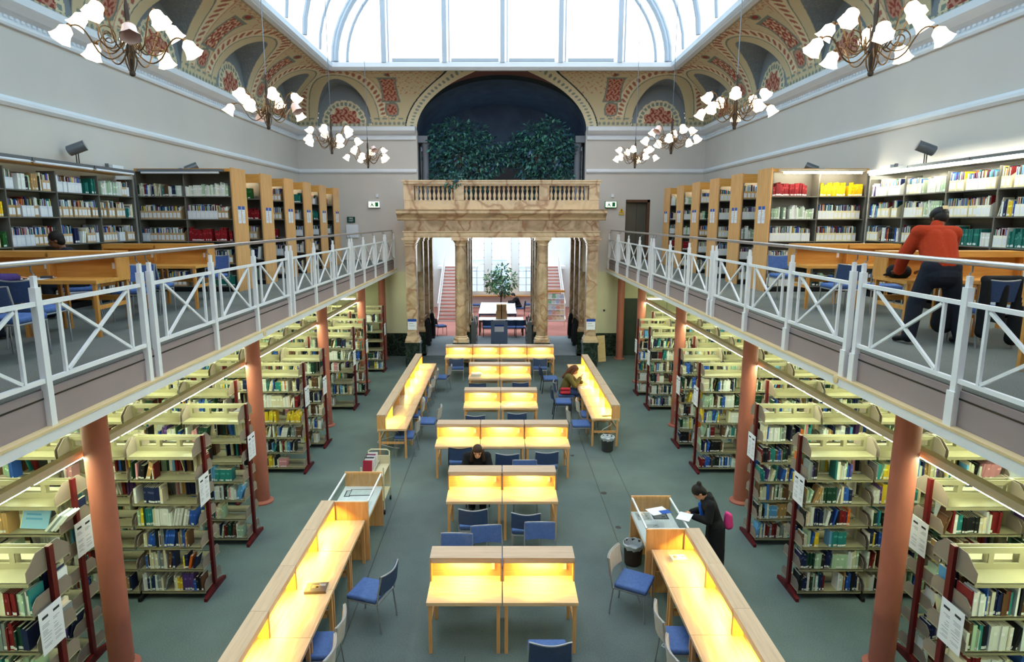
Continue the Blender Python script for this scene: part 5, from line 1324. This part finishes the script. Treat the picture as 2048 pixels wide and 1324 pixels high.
# outside beyond the end windows
S('ground_outside', MB().box(-20, 20, 39.5, 70, -1.2, -1.1), paint('outside_ground', (150, 156, 160), .9))
for x, w_, h_, lb in ((-1.2, 3.4, 3.2, 'pale blue building seen through the end windows, left'), (2.8, 3.6, 2.6, 'pale blue building seen through the end windows, right')):
    t = thing('distant_building', lb, 'building', (x, 52, -1.1)); MB().box(-w_/2, w_/2, 0, 3, 0, h_).build('walls', paint('outside_blue%d' % int(x*10), (196, 208, 226), .8), t); MB().box(-w_/2-.1, w_/2+.1, -.1, 3.1, h_, h_+.15).build('roof', white, t)
def stairs(sx):
    sd = 'left' if sx < 0 else 'right'
    t = thing('staircase', 'red open tread staircase on the %s of the bright room' % sd, 'stairs', (sx*2.62, 32.9, 0))
    N = 16
    for i in range(N): MB().box(-.72, .72, i*.28, i*.28+.3, (i+1)*.163-.06, (i+1)*.163).build('tread', redfl, t); MB().box(-.72, .72, i*.28+.03, i*.28+.05, i*.163, (i+1)*.163-.06).build('riser', RW, t)
    for x in (-.76, .76): MB().bar((x, -.1, -.0+.05), (x, N*.28, N*.163), .05, .2).build('stringer', RW, t)
    x = -.76 if sx < 0 else .76
    h = MB().bar((x, 0, .95), (x, N*.28, N*.163+.9), .04, .05)
    for i in range(0, N, 1): h.box(x-.012, x+.012, i*.28+.1, i*.28+.125, i*.163+.1, i*.163+.97)
    h.build('balustrade', RW, t)
    MB().box(-1.2, 1.2, N*.28, N*.28+1.2, N*.163-.15, N*.163).build('landing', RW, t)
stairs(-1); stairs(1)
def table(x, y, w_, d_, label, topm, legm):
    t = thing('reading_table', label, 'table', (x, y, 0)); MB().box(-w_/2, w_/2, -d_/2, d_/2, .70, .735).build('table_top', topm, t)
    for a in (-1, 1):
        for b in (-1, 1): MB().box(a*(w_/2-.05)-.03, a*(w_/2-.05)+.03, b*(d_/2-.05)-.03, b*(d_/2-.05)+.03, 0, .70).build('leg', legm, t)
    MB().box(-w_/2+.05, w_/2-.05, -d_/2+.04, -d_/2+.06, .62, .70).build('apron', legm, t)
table(-.02, 29.2, 2.1, .9, 'white topped table with dark legs nearest the portico', white, frame_b)
table(-.2, 33.0, 1.9, 4.2, 'long white newspaper table in the bright room', white, blue_d)
for i, (x, y, r) in enumerate(((-.6, 31.6, 5), (-.5, 33.0, -4), (-.55, 34.2, 8), (.4, 31.8, -8), (.45, 34.6, 12))):
    sheet(x, y, .736, .58, .42, r, (.8, .8, .82), 'newspaper', 'open newspaper on the long white table, %s of five' % ORD[i], 'newspaper', 'newspapers on the long table', None, 9, i)
bx_ = [(.0, 29.25, .736, .52, .4, .34), (.0, 29.3, 1.08, .46, .36, .32)]
for i, (x, y, z, a, b, c) in enumerate(bx_):
    t = thing('cardboard_box', 'tan cardboard box with black strap on the front table, %s one' % ['lower', 'upper'][i], 'box', (x, y, z), 0, 'boxes on the front table'); MB().box(-a/2, a/2, -b/2, b/2, 0, c).build('carton', card, t); MB().box(-.02, .02, -b/2-.004, b/2+.004, -.0, c+.004).build('strap', black, t)
sp_ = thing('info_stand', 'blue grey freestanding notice panel in front of the white table', 'stand', (-.1, 26.7, 0)); MB().box(-.36, .36, -.02, .02, .02, 1.0).build('panel', slate, sp_); MB().box(-.4, .4, -.18, .18, 0, .03).build('foot', grey_pl, sp_)
o = MB().box(-.2, .2, -.026, -.02, .55, .86).build('notice', paper, sp_); MB().box(-.2, .2, -.029, -.026, .78, .86).build('header', blue_sign, o)
mr = thing('magazine_rack', 'tall wire magazine rack by the right staircase', 'rack', (2.75, 31.2, 0))
for x in (-.42, .42): MB().bar((x, 0, 0), (x, .25, 1.75), .03, .03).build('upright', pale_wood, mr)
MB().box(-.45, .45, .18, .3, 1.72, 1.84).build('header_board', honey, mr)
for i in range(5): MB().box(-.42, .42, -.03+.045*i, .06+.045*i, .32+.27*i, .34+.27*i).build('shelf', white, mr)
mc = [(.6, .3, .25), (.2, .45, .3), (.7, .6, .4), (.4, .45, .6), (.7, .7, .68), (.65, .45, .3), (.5, .6, .65), (.72, .66, .5)]
for i in range(5):
    for j in range(4):
        m = MB().box(-.09, .09, -.006, .006, 0, .24, mc[(i*3+j*5) % 8]); m.add([(-.07, -.007, .17), (.07, -.007, .17), (.07, -.007, .22), (-.07, -.007, .22)], [(0, 1, 2, 3)], mc[(i+j*3+2) % 8])
        o = m.build('magazine', book_m, None, False, (2.75-.31+.205*j, 31.2+.0+.045*i, .345+.27*i)); o.rotation_euler = (R(-12), 0, 0); tag(o, 'magazine on the wire rack, %s from left, %s shelf up' % (ORD[j], ORD[i]), 'magazine', 'magazines on the wire rack')
pc = tree(-.05, 37.0, 0, [((-.5, 0, 1.9), .45), ((.1, 0, 2.3), .5), ((.6, 0, 1.8), .45), ((-.1, -.2, 1.5), .45), ((.3, .1, 1.2), .35), ((-.6, 0, 1.3), .3)], 700, .22, [(70, 110, 70), (96, 136, 90), (60, 96, 84), (120, 150, 100)], 'leafy plant in a white pot at the end of the long table', 14, True, white, 'potted_plant')
sh = thing('window_shelf', 'long orange wood shelf below the end windows', 'shelf', (0, 38.3, 0)); MB().box(-2.4, 2.4, -.2, .25, .70, .76).build('board', honey, sh); MB().box(-2.3, 2.3, .1, .2, 0, .7).build('panel', RW, sh)
def fch(x, y, r, lab): return chair((x, y, -.005), r, lab, 'black', 'chairs in the bright room')
fch(-2.87, 28.9, -60, 'dark framed blue chair beside the left passage piers, by the red stairs'); fch(-.62, 28.5, 0, 'dark blue chair at the front table, left one'); fch(.42, 28.5, 0, 'dark blue chair at the front table, middle one'); fch(.85, 28.5, 10, 'dark blue chair at the front table, right one')
fch(1.05, 35.0, 90, 'chair under the person in black at the long table'); fch(-1.5, 36.4, -90, 'dark chair at the far left corner of the long table'); fch(1.6, 36.6, 90, 'dark blue chair near the right end window'); fch(-1.45, 31.5, -90, 'dark chair on the left side of the long table')
# coats on hooks between the outer piers
for sx in (-1, 1):
    sd = 'left' if sx < 0 else 'right'
    rk = thing('coat_rack', 'white rail coat rack along the %s side of the passage' % sd, 'rack', (sx*3.2, 25.3, 0)); MB().bar((0, -.6, 1.35), (0, 2.5, 1.35), .03, .03).build('rail', white, rk)
    for y in (-.55, 2.45): MB().box(-.015, .015, y-.015, y+.015, 0, 1.35).build('post', white, rk)
    for i, y in enumerate((24.95, 25.45, 26.9)):
        m = MB(); n = 14; pr = [(.03, 1.36), (.10, 1.30), (.13, 1.1), (.15, .8), (.17, .45), (.16, .36)]
        m.lathe([(r, z) for r, z in pr], n)
        for q, v in enumerate(m.v): f = 1+.12*math.sin(q*2.1); m.v[q] = (v[0]*f*.8, v[1]*f*1.3, v[2])
        o = m.build('hanging_coat', cloth_k, None, True, (sx*3.02, y, 0)); tag(o, 'black coat hanging on the %s rack, %s from the portico' % (sd, ORD[i]), 'coat', 'coats in the passage')
    pr_ = thing('newspaper_rack', 'wire rack stuffed with papers behind the %s inner column' % sd, 'rack', (sx*1.12, 25.2, 0))
    for y in (-.5, .9): MB().box(-.1, .1, y-.012, y+.012, 0, 1.3).build('frame', grey_pl, pr_)
    for i in range(4): MB().box(-.1, .1, -.5, .9, .25+.3*i, .265+.3*i).build('shelf', grey_pl, pr_)
    r = random.Random(40+sx)
    for i in range(16):
        m = MB().box(-.012, .012, -.11, .11, 0, .26, jit(r.choice([(220, 220, 224), (200, 196, 190), (150, 60, 60), (70, 90, 120), (60, 60, 64)]), r))
        o = m.build('newspaper', book_m, None, False, (sx*(1.06+.04*(i % 2)), 24.86+.3*(i % 4), .27+.3*(i//4))); o.rotation_euler = (0, R(10*sx), R(r.uniform(-12, 12))); tag(o, 'folded paper in the %s wire rack, %s along, %s shelf up' % (sd, ORD[i % 4], ORD[i//4]), 'newspaper', 'papers in the passage racks')

lb = thing('large_book', 'large pale blue book leaning face out on the shelf behind the nearest left column', 'book', (-5.36, 6.66, 1.80)); lb.rotation_euler = (R(-18), R(8), R(10))
MB().box(-.14, .14, -.012, .012, .02, .33, (.28, .52, .74)).box(-.145, -.138, -.014, .014, .02, .33, (.8, .74, .3)).build('cover', book_m, lb)
mk = MB(); r_ = random.Random(3)
for z_ in (.27, .22, .17, .12): mk.box(-.1, -.1+r_.uniform(.12, .2), -.0135, -.012, z_, z_+.022, (.12, .34, .66))
mk.build('cover_print', book_m, lb)
for i_ in range(4):
    o_ = MB().box(-.012, .012, -.1, .1, 0, .25, [(.74, .74, .72), (.2, .24, .26), (.7, .72, .74), (.62, .62, .58)][i_]).build('leaning_book', book_m, None, False, (-5.17+.035*i_, 6.68, 1.83)); o_.rotation_euler = (0, R(42), 0)
    tag(o_, '%s book slumped beside the large pale blue book, %s from it' % (['white', 'dark grey', 'pale grey', 'off white'][i_], ORD[i_]), 'book', 'slumped books behind the nearest left column')
# ---------------------------------------------------------------- people
def blob(parts, vox, name, mat, parent, smooth=6):
    """parts: ('c', p, r, q, r2) tapered limb, ('s', centre, radius, (sx, sy, sz), M) ellipsoid; fused to one closed skin"""
    m = MB()
    for p in parts:
        if p[0] == 'c':
            a, b = Vector(p[1]), Vector(p[3]); m.sphere(a, p[2], 14, 10); m.sphere(b, p[4], 14, 10)
            if (a-b).length > 1e-4: m.tube([a, b], [p[2], p[4]], 14)
        else: m.sphere(p[1], p[2], 18, 12, p[3] if len(p) > 3 else (1, 1, 1), p[4] if len(p) > 4 else None)
    me = m.mesh(name); o = bpy.data.objects.new(name, me); C.objects.link(o)
    r = o.modifiers.new('fuse', 'REMESH'); r.mode = 'VOXEL'; r.voxel_size = vox
    if smooth:
        s = o.modifiers.new('soft', 'SMOOTH'); s.factor = .5; s.iterations = smooth
    deps = bpy.context.evaluated_depsgraph_get(); me2 = bpy.data.meshes.new_from_object(o.evaluated_get(deps)); bpy.data.objects.remove(o); bpy.data.meshes.remove(me)
    me2.polygons.foreach_set('use_smooth', [True]*len(me2.polygons)); me2.materials.clear(); me2.name = name
    return put(name, me2, mat, parent)
def lerp(a, b, t): return Vector(a)*(1-t)+Vector(b)*t
def person(label, loc, rz, J, look, skinm, clothes, hair=None, s=1.0, vox=.0085):
    """J in metres in the person's own frame: facing +y, x to their right. look: facing direction of the head."""
    t = thing('person', label, 'person', loc, rz)
    V_ = {k: Vector(v) for k, v in J.items()}
    f = Vector(look).normalized(); right = f.cross(Vector((0, 0, 1))).normalized(); up = right.cross(f)
    M = Matrix((right, f, up)).transposed(); H = V_['head']
    def hp(x, y, z): return H + M @ Vector((x, y, z))
    B = []
    sh, hi, el, wr, kn, an = [[V_[k+s_] for s_ in 'lr'] for k in ('sh', 'hip', 'el', 'wr', 'kn', 'an')]
    pel = (hi[0]+hi[1])/2; chest = V_['chest']; neck = V_['neck']
    B += [('c', hi[0], .095, hi[1], .095), ('c', pel, .115, lerp(pel, chest, .5), .105), ('c', lerp(sh[0], chest, .55), .095, lerp(sh[1], chest, .55), .095), ('c', lerp(pel, chest, .5), .105, chest, .115), ('c', sh[0], .055, sh[1], .055), ('c', chest, .07, neck, .052), ('c', neck, .052, hp(0, -.015, -.06), .05)]
    B += [('s', hp(0, -.005, .02), .1, (.80, 1.0, 1.0), M), ('s', hp(0, .03, -.055), .07, (.80, .85, .95), M), ('s', hp(0, .098, -.025), .017, (.8, 1.1, 1.5), M), ('s', hp(0, .088, -.07), .016, (1.5, .8, .7), M)]
    for q in (-1, 1): B += [('s', hp(q*.08, -.01, -.015), .024, (.4, .8, 1.2), M)]
    for i in (0, 1):
        q = (-1, 1)[i]
        B += [('c', sh[i], .052, el[i], .04), ('c', el[i], .04, wr[i], .028)]
        B += [('c', hi[i], .09, kn[i], .06), ('c', kn[i], .056, lerp(kn[i], an[i], .35), .054), ('c', lerp(kn[i], an[i], .35), .054, an[i], .036)]
        fd = (V_['toe'+'lr'[i]]-an[i]); B += [('c', an[i], .036, an[i]+fd*.2, .038), ('c', an[i]+fd*.2, .036, an[i]+fd, .03)]
        # hand: palm, four bent fingers and a thumb
        d = V_.get('hand'+'lr'[i], (wr[i]-el[i])).normalized(); n = Vector((0, 0, -1)); n = (n-d*n.dot(d)).normalized(); sd = d.cross(n)*(-q)
        for k in (-1, 0, 1): B.append(('c', wr[i]+d*.015+sd*.016*k, .014, wr[i]+d*.085+sd*.022*k, .012))
        for k, L in ((-1.5, .058), (-.5, .074), (.5, .078), (1.5, .068)):
            a = wr[i]+d*.088+sd*.0185*k; b = a+d*L*.55+n*.006; c = b+(d*.6+n*.8).normalized()*L*.5
            B += [('c', a, .009, b, .0085), ('c', b, .0085, c, .007)]
        a = wr[i]+d*.03+sd*.032; b = a+(d*.6+sd*.8).normalized()*.035; c = b+(d*.9+sd*.1+n*.3).normalized()*.03
        B += [('c', a, .012, b, .0105), ('c', b, .01, c, .008)]
    body = blob(B, vox, 'body', skinm, t, 3)
    ey = MB(); 
    for q in (-1, 1): ey.sphere(hp(q*.032, .083, .008), .011, 8, 6, (1.3, .6, .6), M)
    ey.build('eyes', black, t, True)
    br = MB()
    for q in (-1, 1): br.sphere(hp(q*.034, .088, .032), .012, 8, 5, (1.6, .5, .35), M)
    br.build('eyebrows', hair_d, t, True)
    MB().sphere(hp(0, .092, -.068), .012, 10, 6, (1.8, .5, .45), M).build('mouth', paint('lips', (150, 84, 76), .5) if 'lips' not in MATS else MATS['lips'], t, True)
    def torso(e, low=.0):
        return [('c', sh[0], .062+e, sh[1], .062+e), ('c', lerp(sh[0], chest, .5), .102+e, lerp(sh[1], chest, .5), .102+e), ('c', lerp(pel, chest, .5), .115+e, chest, .118+e), ('c', pel+Vector((-.04, 0, low)), .118+e, pel+Vector((.04, 0, low)), .118+e), ('c', pel, .115+e, lerp(pel, chest, .5), .115+e)]
    def sleeves(e, frac=.97):
        P = []
        for i in (0, 1): P += [('c', sh[i], .058+e, el[i], .048+e), ('c', el[i], .048+e, lerp(el[i], wr[i], frac), .036+e)]
        return P
    def legs(e, frac=.97):
        P = [('c', hi[0], .1+e, hi[1], .1+e)]
        for i in (0, 1): P += [('c', hi[i], .095+e, kn[i], .068+e), ('c', kn[i], .068+e, lerp(kn[i], an[i], frac), .055+e)]
        return P
    def shoes():
        P = []
        for i in (0, 1):
            fd = V_['toe'+'lr'[i]]-an[i]; P += [('c', an[i]-Vector((0, 0, .015)), .047, an[i]+fd*.4-Vector((0, 0, .0)), .044), ('c', an[i]+fd*.3, .043, an[i]+fd*1.05, .036)]
        return P
    env = dict(torso=torso, sleeves=sleeves, legs=legs, shoes=shoes, V=V_, hp=hp, M=M, pel=pel, chest=chest, neck=neck, H=H)
    for nm, mat, fn in clothes: blob(fn(env), .010, nm, mat, t)
    if hair: 
        m_, fn = hair; blob(fn(env), .009, 'hair', m_, t, 2)
    return t, env
def cap_hair(e, extra=()):
    hp, M = e['hp'], e['M']
    return [('s', hp(0, -.022, .04), .108, (.86, 1.0, .98), M), ('s', hp(0, -.05, -.01), .09, (.88, .8, 1.1), M)]+[('c', hp(*a), r, hp(*b), r2) for a, r, b, r2 in extra]
# man in red jumper leaning over the right gallery carrel, seen from behind
J = dict(hipl=(-.11, 0, .93), hipr=(.11, 0, .93), chest=(.05, .22, 1.29), neck=(.10, .30, 1.42), head=(.17, .38, 1.525), shl=(-.16, .23, 1.35), shr=(.26, .23, 1.34), ell=(-.24, .34, 1.08), elr=(.33, .36, 1.08), wrl=(-.14, .58, .86), wrr=(.22, .62, .86),
         knl=(-.21, .08, .50), knr=(.22, .03, .50), anl=(-.29, .02, .09), anr=(.30, -.06, .09), toel=(-.33, .2, .04), toer=(.33, .12, .04), handl=(.2, .9, -.15), handr=(-.2, .9, -.15))
man, e = person('man in a rust red jumper and black cap leaning over a right gallery carrel', (5.30, 7.55, GF), 0, J, (.1, .8, -.55), skin_d,
    [('jumper', cloth_r, lambda e: [('c', e['V']['shl'], .098, e['V']['shr'], .098), ('c', lerp(e['pel'], e['chest'], .92)+Vector((-.07, 0, 0)), .15, lerp(e['pel'], e['chest'], .14)+Vector((-.045, 0, 0)), .155), ('c', lerp(e['pel'], e['chest'], .92)+Vector((.07, 0, 0)), .15, lerp(e['pel'], e['chest'], .14)+Vector((.045, 0, 0)), .155)]+e['sleeves'](.03)+[('c', e['neck'], .072, e['neck']+Vector((0, .02, .02)), .068)]), ('trousers', cloth_n, lambda e: e['legs'](.026)+[('c', (-.08, .0, .84), .15, (.08, 0, .84), .15)]), ('shoes', black, lambda e: e['shoes']())],
    (hair_d, lambda e: [('s', e['hp'](0, -.03, .0), .1, (.86, .9, .95), e['M'])]), vox=.009)
blob([('s', e['hp'](0, -.01, .05), .115, (.9, 1.02, .8), e['M']), ('c', e['hp'](-.04, .1, .045), .02, e['hp'](.04, .1, .045), .02), ('c', e['hp'](-.04, .15, .03), .012, e['hp'](.04, .15, .03), .012)], .009, 'cap', black, man)
hpz = e['hp'](.02, -.128, .075); MB().obox(hpz, .03, .004, .026, e['M']).build('cap_badge', ledge, man)
# woman in long black coat at the right display case
J = dict(hipl=(-.10, 0, .88), hipr=(.10, 0, .88), chest=(0, .13, 1.22), neck=(0, .2, 1.36), head=(0, .30, 1.44), shl=(-.17, .14, 1.30), shr=(.17, .14, 1.30), ell=(-.23, .17, 1.05), elr=(.23, .18, 1.04), wrl=(-.09, .40, 1.06), wrr=(.07, .40, 1.05),
         knl=(-.1, .04, .48), knr=(.1, .03, .48), anl=(-.1, -.02, .08), anr=(.1, -.02, .08), toel=(-.11, .16, .04), toer=(.11, .16, .04), handl=(.2, .9, -.2), handr=(-.2, .9, -.2))
def coat(e):
    pel = e['pel']; k = []
    for (dx, z0, r0, z1, r1) in ((-.07, .88, .14, .5, .15), (.07, .88, .14, .5, .15), (-.09, .5, .15, .17, .15), (.09, .5, .15, .17, .15), (0, .6, .15, .18, .15)): k.append(('c', (dx, .0, z0), r0, (dx*1.1, .0, z1), r1))
    return e['torso'](.02)+e['sleeves'](.02, .9)+k+[('c', (-.06, .17, 1.36), .05, (.06, .17, 1.36), .05), ('c', (-.08, .12, 1.38), .05, (.08, .12, 1.38), .05)]
wom, e = person('woman in a long black coat bending over the right display case', (3.22, 8.74, 0), R(82), J, (.05, .55, -.8), skin,
    [('coat', cloth_k, coat), ('shirt', bluetop, lambda e: [('c', (.0, .275, 1.24), .035, (.0, .22, 1.02), .04)]), ('shoes', black, lambda e: e['shoes']())],
    (hair_d, lambda e: cap_hair(e, [((0, -.1, .08), .05, (0, -.13, .1), .04)])), vox=.008)
wom.scale = (.9, .9, .9)
wb = blob([('c', (0, -.19, 1.05), .07, (0, -.20, .90), .08), ('c', (-.03, -.17, 1.1), .03, (.03, -.17, 1.1), .03)], .01, 'shoulder_bag', pink, None); wb.location = wom.location; wb.rotation_euler = wom.rotation_euler; wb.scale = wom.scale; tag(wb, 'pink bag worn on the back of the woman in the black coat', 'bag')
sheet(2.70, 8.60, 1.0, .26, .19, 60, (.82, .82, .88), 'held_paper', 'white open paper in the hands of the woman in the black coat', 'paper')
SIT = dict(hipl=(-.1, 0, .54), hipr=(.1, 0, .54), knl=(-.11, .42, .52), knr=(.11, .42, .52), anl=(-.1, .40, .08), anr=(.1, .40, .08), toel=(-.11, .56, .04), toer=(.11, .56, .04))
# woman in black seated behind the second row, facing the front
J = dict(SIT, chest=(0, .12, .90), neck=(0, .2, 1.03), head=(-.01, .29, 1.12), shl=(-.18, .13, .97), shr=(.18, .13, .97), ell=(-.25, .26, .72), elr=(.25, .26, .72), wrl=(-.08, .44, .68), wrr=(.08, .44, .68), handl=(.5, .8, -.2), handr=(-.5, .8, -.2))
w2, e = person('dark haired woman in a black top seated facing the hall front, reading', (-.46, 11.2, 0), R(182), J, (.0, .95, -.32), skin,
    [('top', cloth_k, lambda e: e['torso'](.025)+e['sleeves'](.022)+[('c', e['neck'], .07, e['chest'], .09)]), ('trousers', cloth_n, lambda e: e['legs'](.012)), ('shoes', black, lambda e: e['shoes']())],
    (hair_m, lambda e: [('s', e['hp'](0, -.012, .052), .106, (.84, .98, .86), e['M']), ('s', e['hp'](0, -.06, -.03), .09, (.9, .75, 1.2), e['M']), ('c', e['hp'](-.082, -.01, .02), .03, e['hp'](-.115, .03, -.17), .032), ('c', e['hp'](.082, -.01, .02), .03, e['hp'](.115, .03, -.17), .032)]), vox=.007)
ob = thing('open_book', 'open book on the knees of the woman in black', 'book', (-.46, 10.72, .60)); MB().obox((-.09, 0, .06), .09, .12, .008, Matrix.Rotation(R(12), 3, 'Y')).obox((.09, 0, .06), .09, .12, .008, Matrix.Rotation(R(-12), 3, 'Y')).build('pages', paper, ob)
# woman in olive at the far right side row
J = dict(SIT, chest=(0, .14, .92), neck=(0, .22, 1.06), head=(0, .30, 1.16), shl=(-.17, .15, .99), shr=(.17, .15, .99), ell=(-.22, .34, .76), elr=(.22, .32, .76), wrl=(-.06, .50, .80), wrr=(.06, .46, .95), handl=(.2, .9, -.1), handr=(-.2, .4, .7))
w3, e = person('woman with long auburn hair in an olive cardigan at the far right side row', (1.76, 17.15, 0), R(-98), J, (.05, .85, -.5), skin,
    [('cardigan', cloth_o, lambda e: e['torso'](.022)+e['sleeves'](.02)), ('jeans', denim, lambda e: e['legs'](.012)), ('shoes', black, lambda e: e['shoes']())],
    (hair_b, lambda e: cap_hair(e, [((0, -.08, 0), .085, (0, -.12, -.18), .075), ((0, -.12, -.18), .075, (0, -.16, -.34), .05), ((-.07, -.01, 0), .04, (-.08, -.02, -.17), .03), ((.07, -.01, 0), .04, (.08, -.02, -.17), .03)])), vox=.009)
rbag = blob([('c', (-.1, 0, .56), .05, (.1, 0, .56), .05), ('c', (-.1, 0, .66), .045, (.1, 0, .66), .045)], .01, 'handbag', redbag, None); rbag.location = (1.78, 16.84, .02); tag(rbag, 'red bag on the chair edge beside the woman in the olive cardigan', 'bag')
# person in black in the bright room
J = dict(SIT, chest=(0, .16, .92), neck=(0, .25, 1.06), head=(0, .34, 1.15), shl=(-.18, .17, .98), shr=(.18, .17, .98), ell=(-.24, .36, .78), elr=(.24, .36, .78), wrl=(-.12, .60, .78), wrr=(.12, .60, .78))
person('person in black reading at the long white table', (1.0, 35.0, 0), R(92), J, (0, .8, -.55), skin, [('jacket', cloth_k, lambda e: e['torso'](.03)+e['sleeves'](.025)), ('trousers', cloth_n, lambda e: e['legs'](.012)), ('shoes', black, lambda e: e['shoes']())],
    (hair_d, lambda e: cap_hair(e)), vox=.011)
# readers on the left gallery
J = dict(SIT, chest=(0, .12, .94), neck=(0, .18, 1.09), head=(0, .25, 1.2), shl=(-.18, .13, 1.01), shr=(.18, .13, 1.01), ell=(-.22, .30, .78), elr=(.27, .30, .79), wrl=(-.1, .55, .78), wrr=(.30, .56, .78))
person('person in a purple top at the left edge, only an arm in frame', (-6.50, 7.42, GF), 0, J, (0, .8, -.5), skin, [('top', cloth_p, lambda e: e['torso'](.02)+e['sleeves'](.02)), ('trousers', cloth_n, lambda e: e['legs'](.012)), ('shoes', black, lambda e: e['shoes']())], (hair_d, lambda e: cap_hair(e)), vox=.01)
person('dark haired reader whose head shows above a left gallery carrel', (-6.65, 9.85, GF), R(120), J, (.1, .9, -.3), skin_d, [('top', cloth_n, lambda e: e['torso'](.02)+e['sleeves'](.02)), ('trousers', cloth_n, lambda e: e['legs'](.012)), ('shoes', black, lambda e: e['shoes']())], (hair_d, lambda e: cap_hair(e)), vox=.01)
gch(-6.5, 7.42, 0, 'blue chair of the reader in purple at the left edge'); gch(-6.65, 9.85, 120, 'blue chair of the reader behind the left gallery carrels')
sheet(-6.2, 8.2, GF+.745, .5, .34, 4, (.78, .78, .8), 'open_papers', 'white papers beside the purple sleeved arm on the left gallery', 'paper', None, None, 6, 5)
flat_book(-6.0, 8.25, GF+.75, .14, .05, .03, 20, (.05, .05, .06), 'black pencil case beside the papers on the left gallery desk', [], 'pencil_case')
# bags and jacket near the man in red
bg_ = blob([('c', (0, 0, .42), .12, (0, .02, .25), .13), ('c', (-.06, 0, .5), .06, (.06, 0, .5), .06)], .012, 'backpack', cloth_k, None); bg_.location = (5.46, 7.62, GF-.0); tag(bg_, 'black bag hanging low between the legs of the man in red', 'bag')
jk = blob([('c', (-.2, -.26, .82), .05, (.2, -.26, .82), .05), ('c', (-.2, -.28, .8), .05, (-.18, -.28, .2), .07), ('c', (.2, -.28, .8), .05, (.19, -.28, .12), .08), ('c', (0, -.29, .75), .06, (0, -.29, .35), .05)], .012, 'draped_jacket', cloth_k, None); jk.location = (5.85, 7.55, GF); tag(jk, 'black jacket draped over the chair right of the man in red', 'jacket')
hb = blob([('c', (-.07, 0, .1), .09, (.07, 0, .09), .09), ('c', (-.12, 0, .06), .03, (-.2, 0, .05), .012)], .01, 'black_hat', cloth_k, None); hb.location = (5.3, 8.35, GF+.735); tag(hb, 'black cap like bundle on the carrel left of the man in red', 'hat')
build_items()
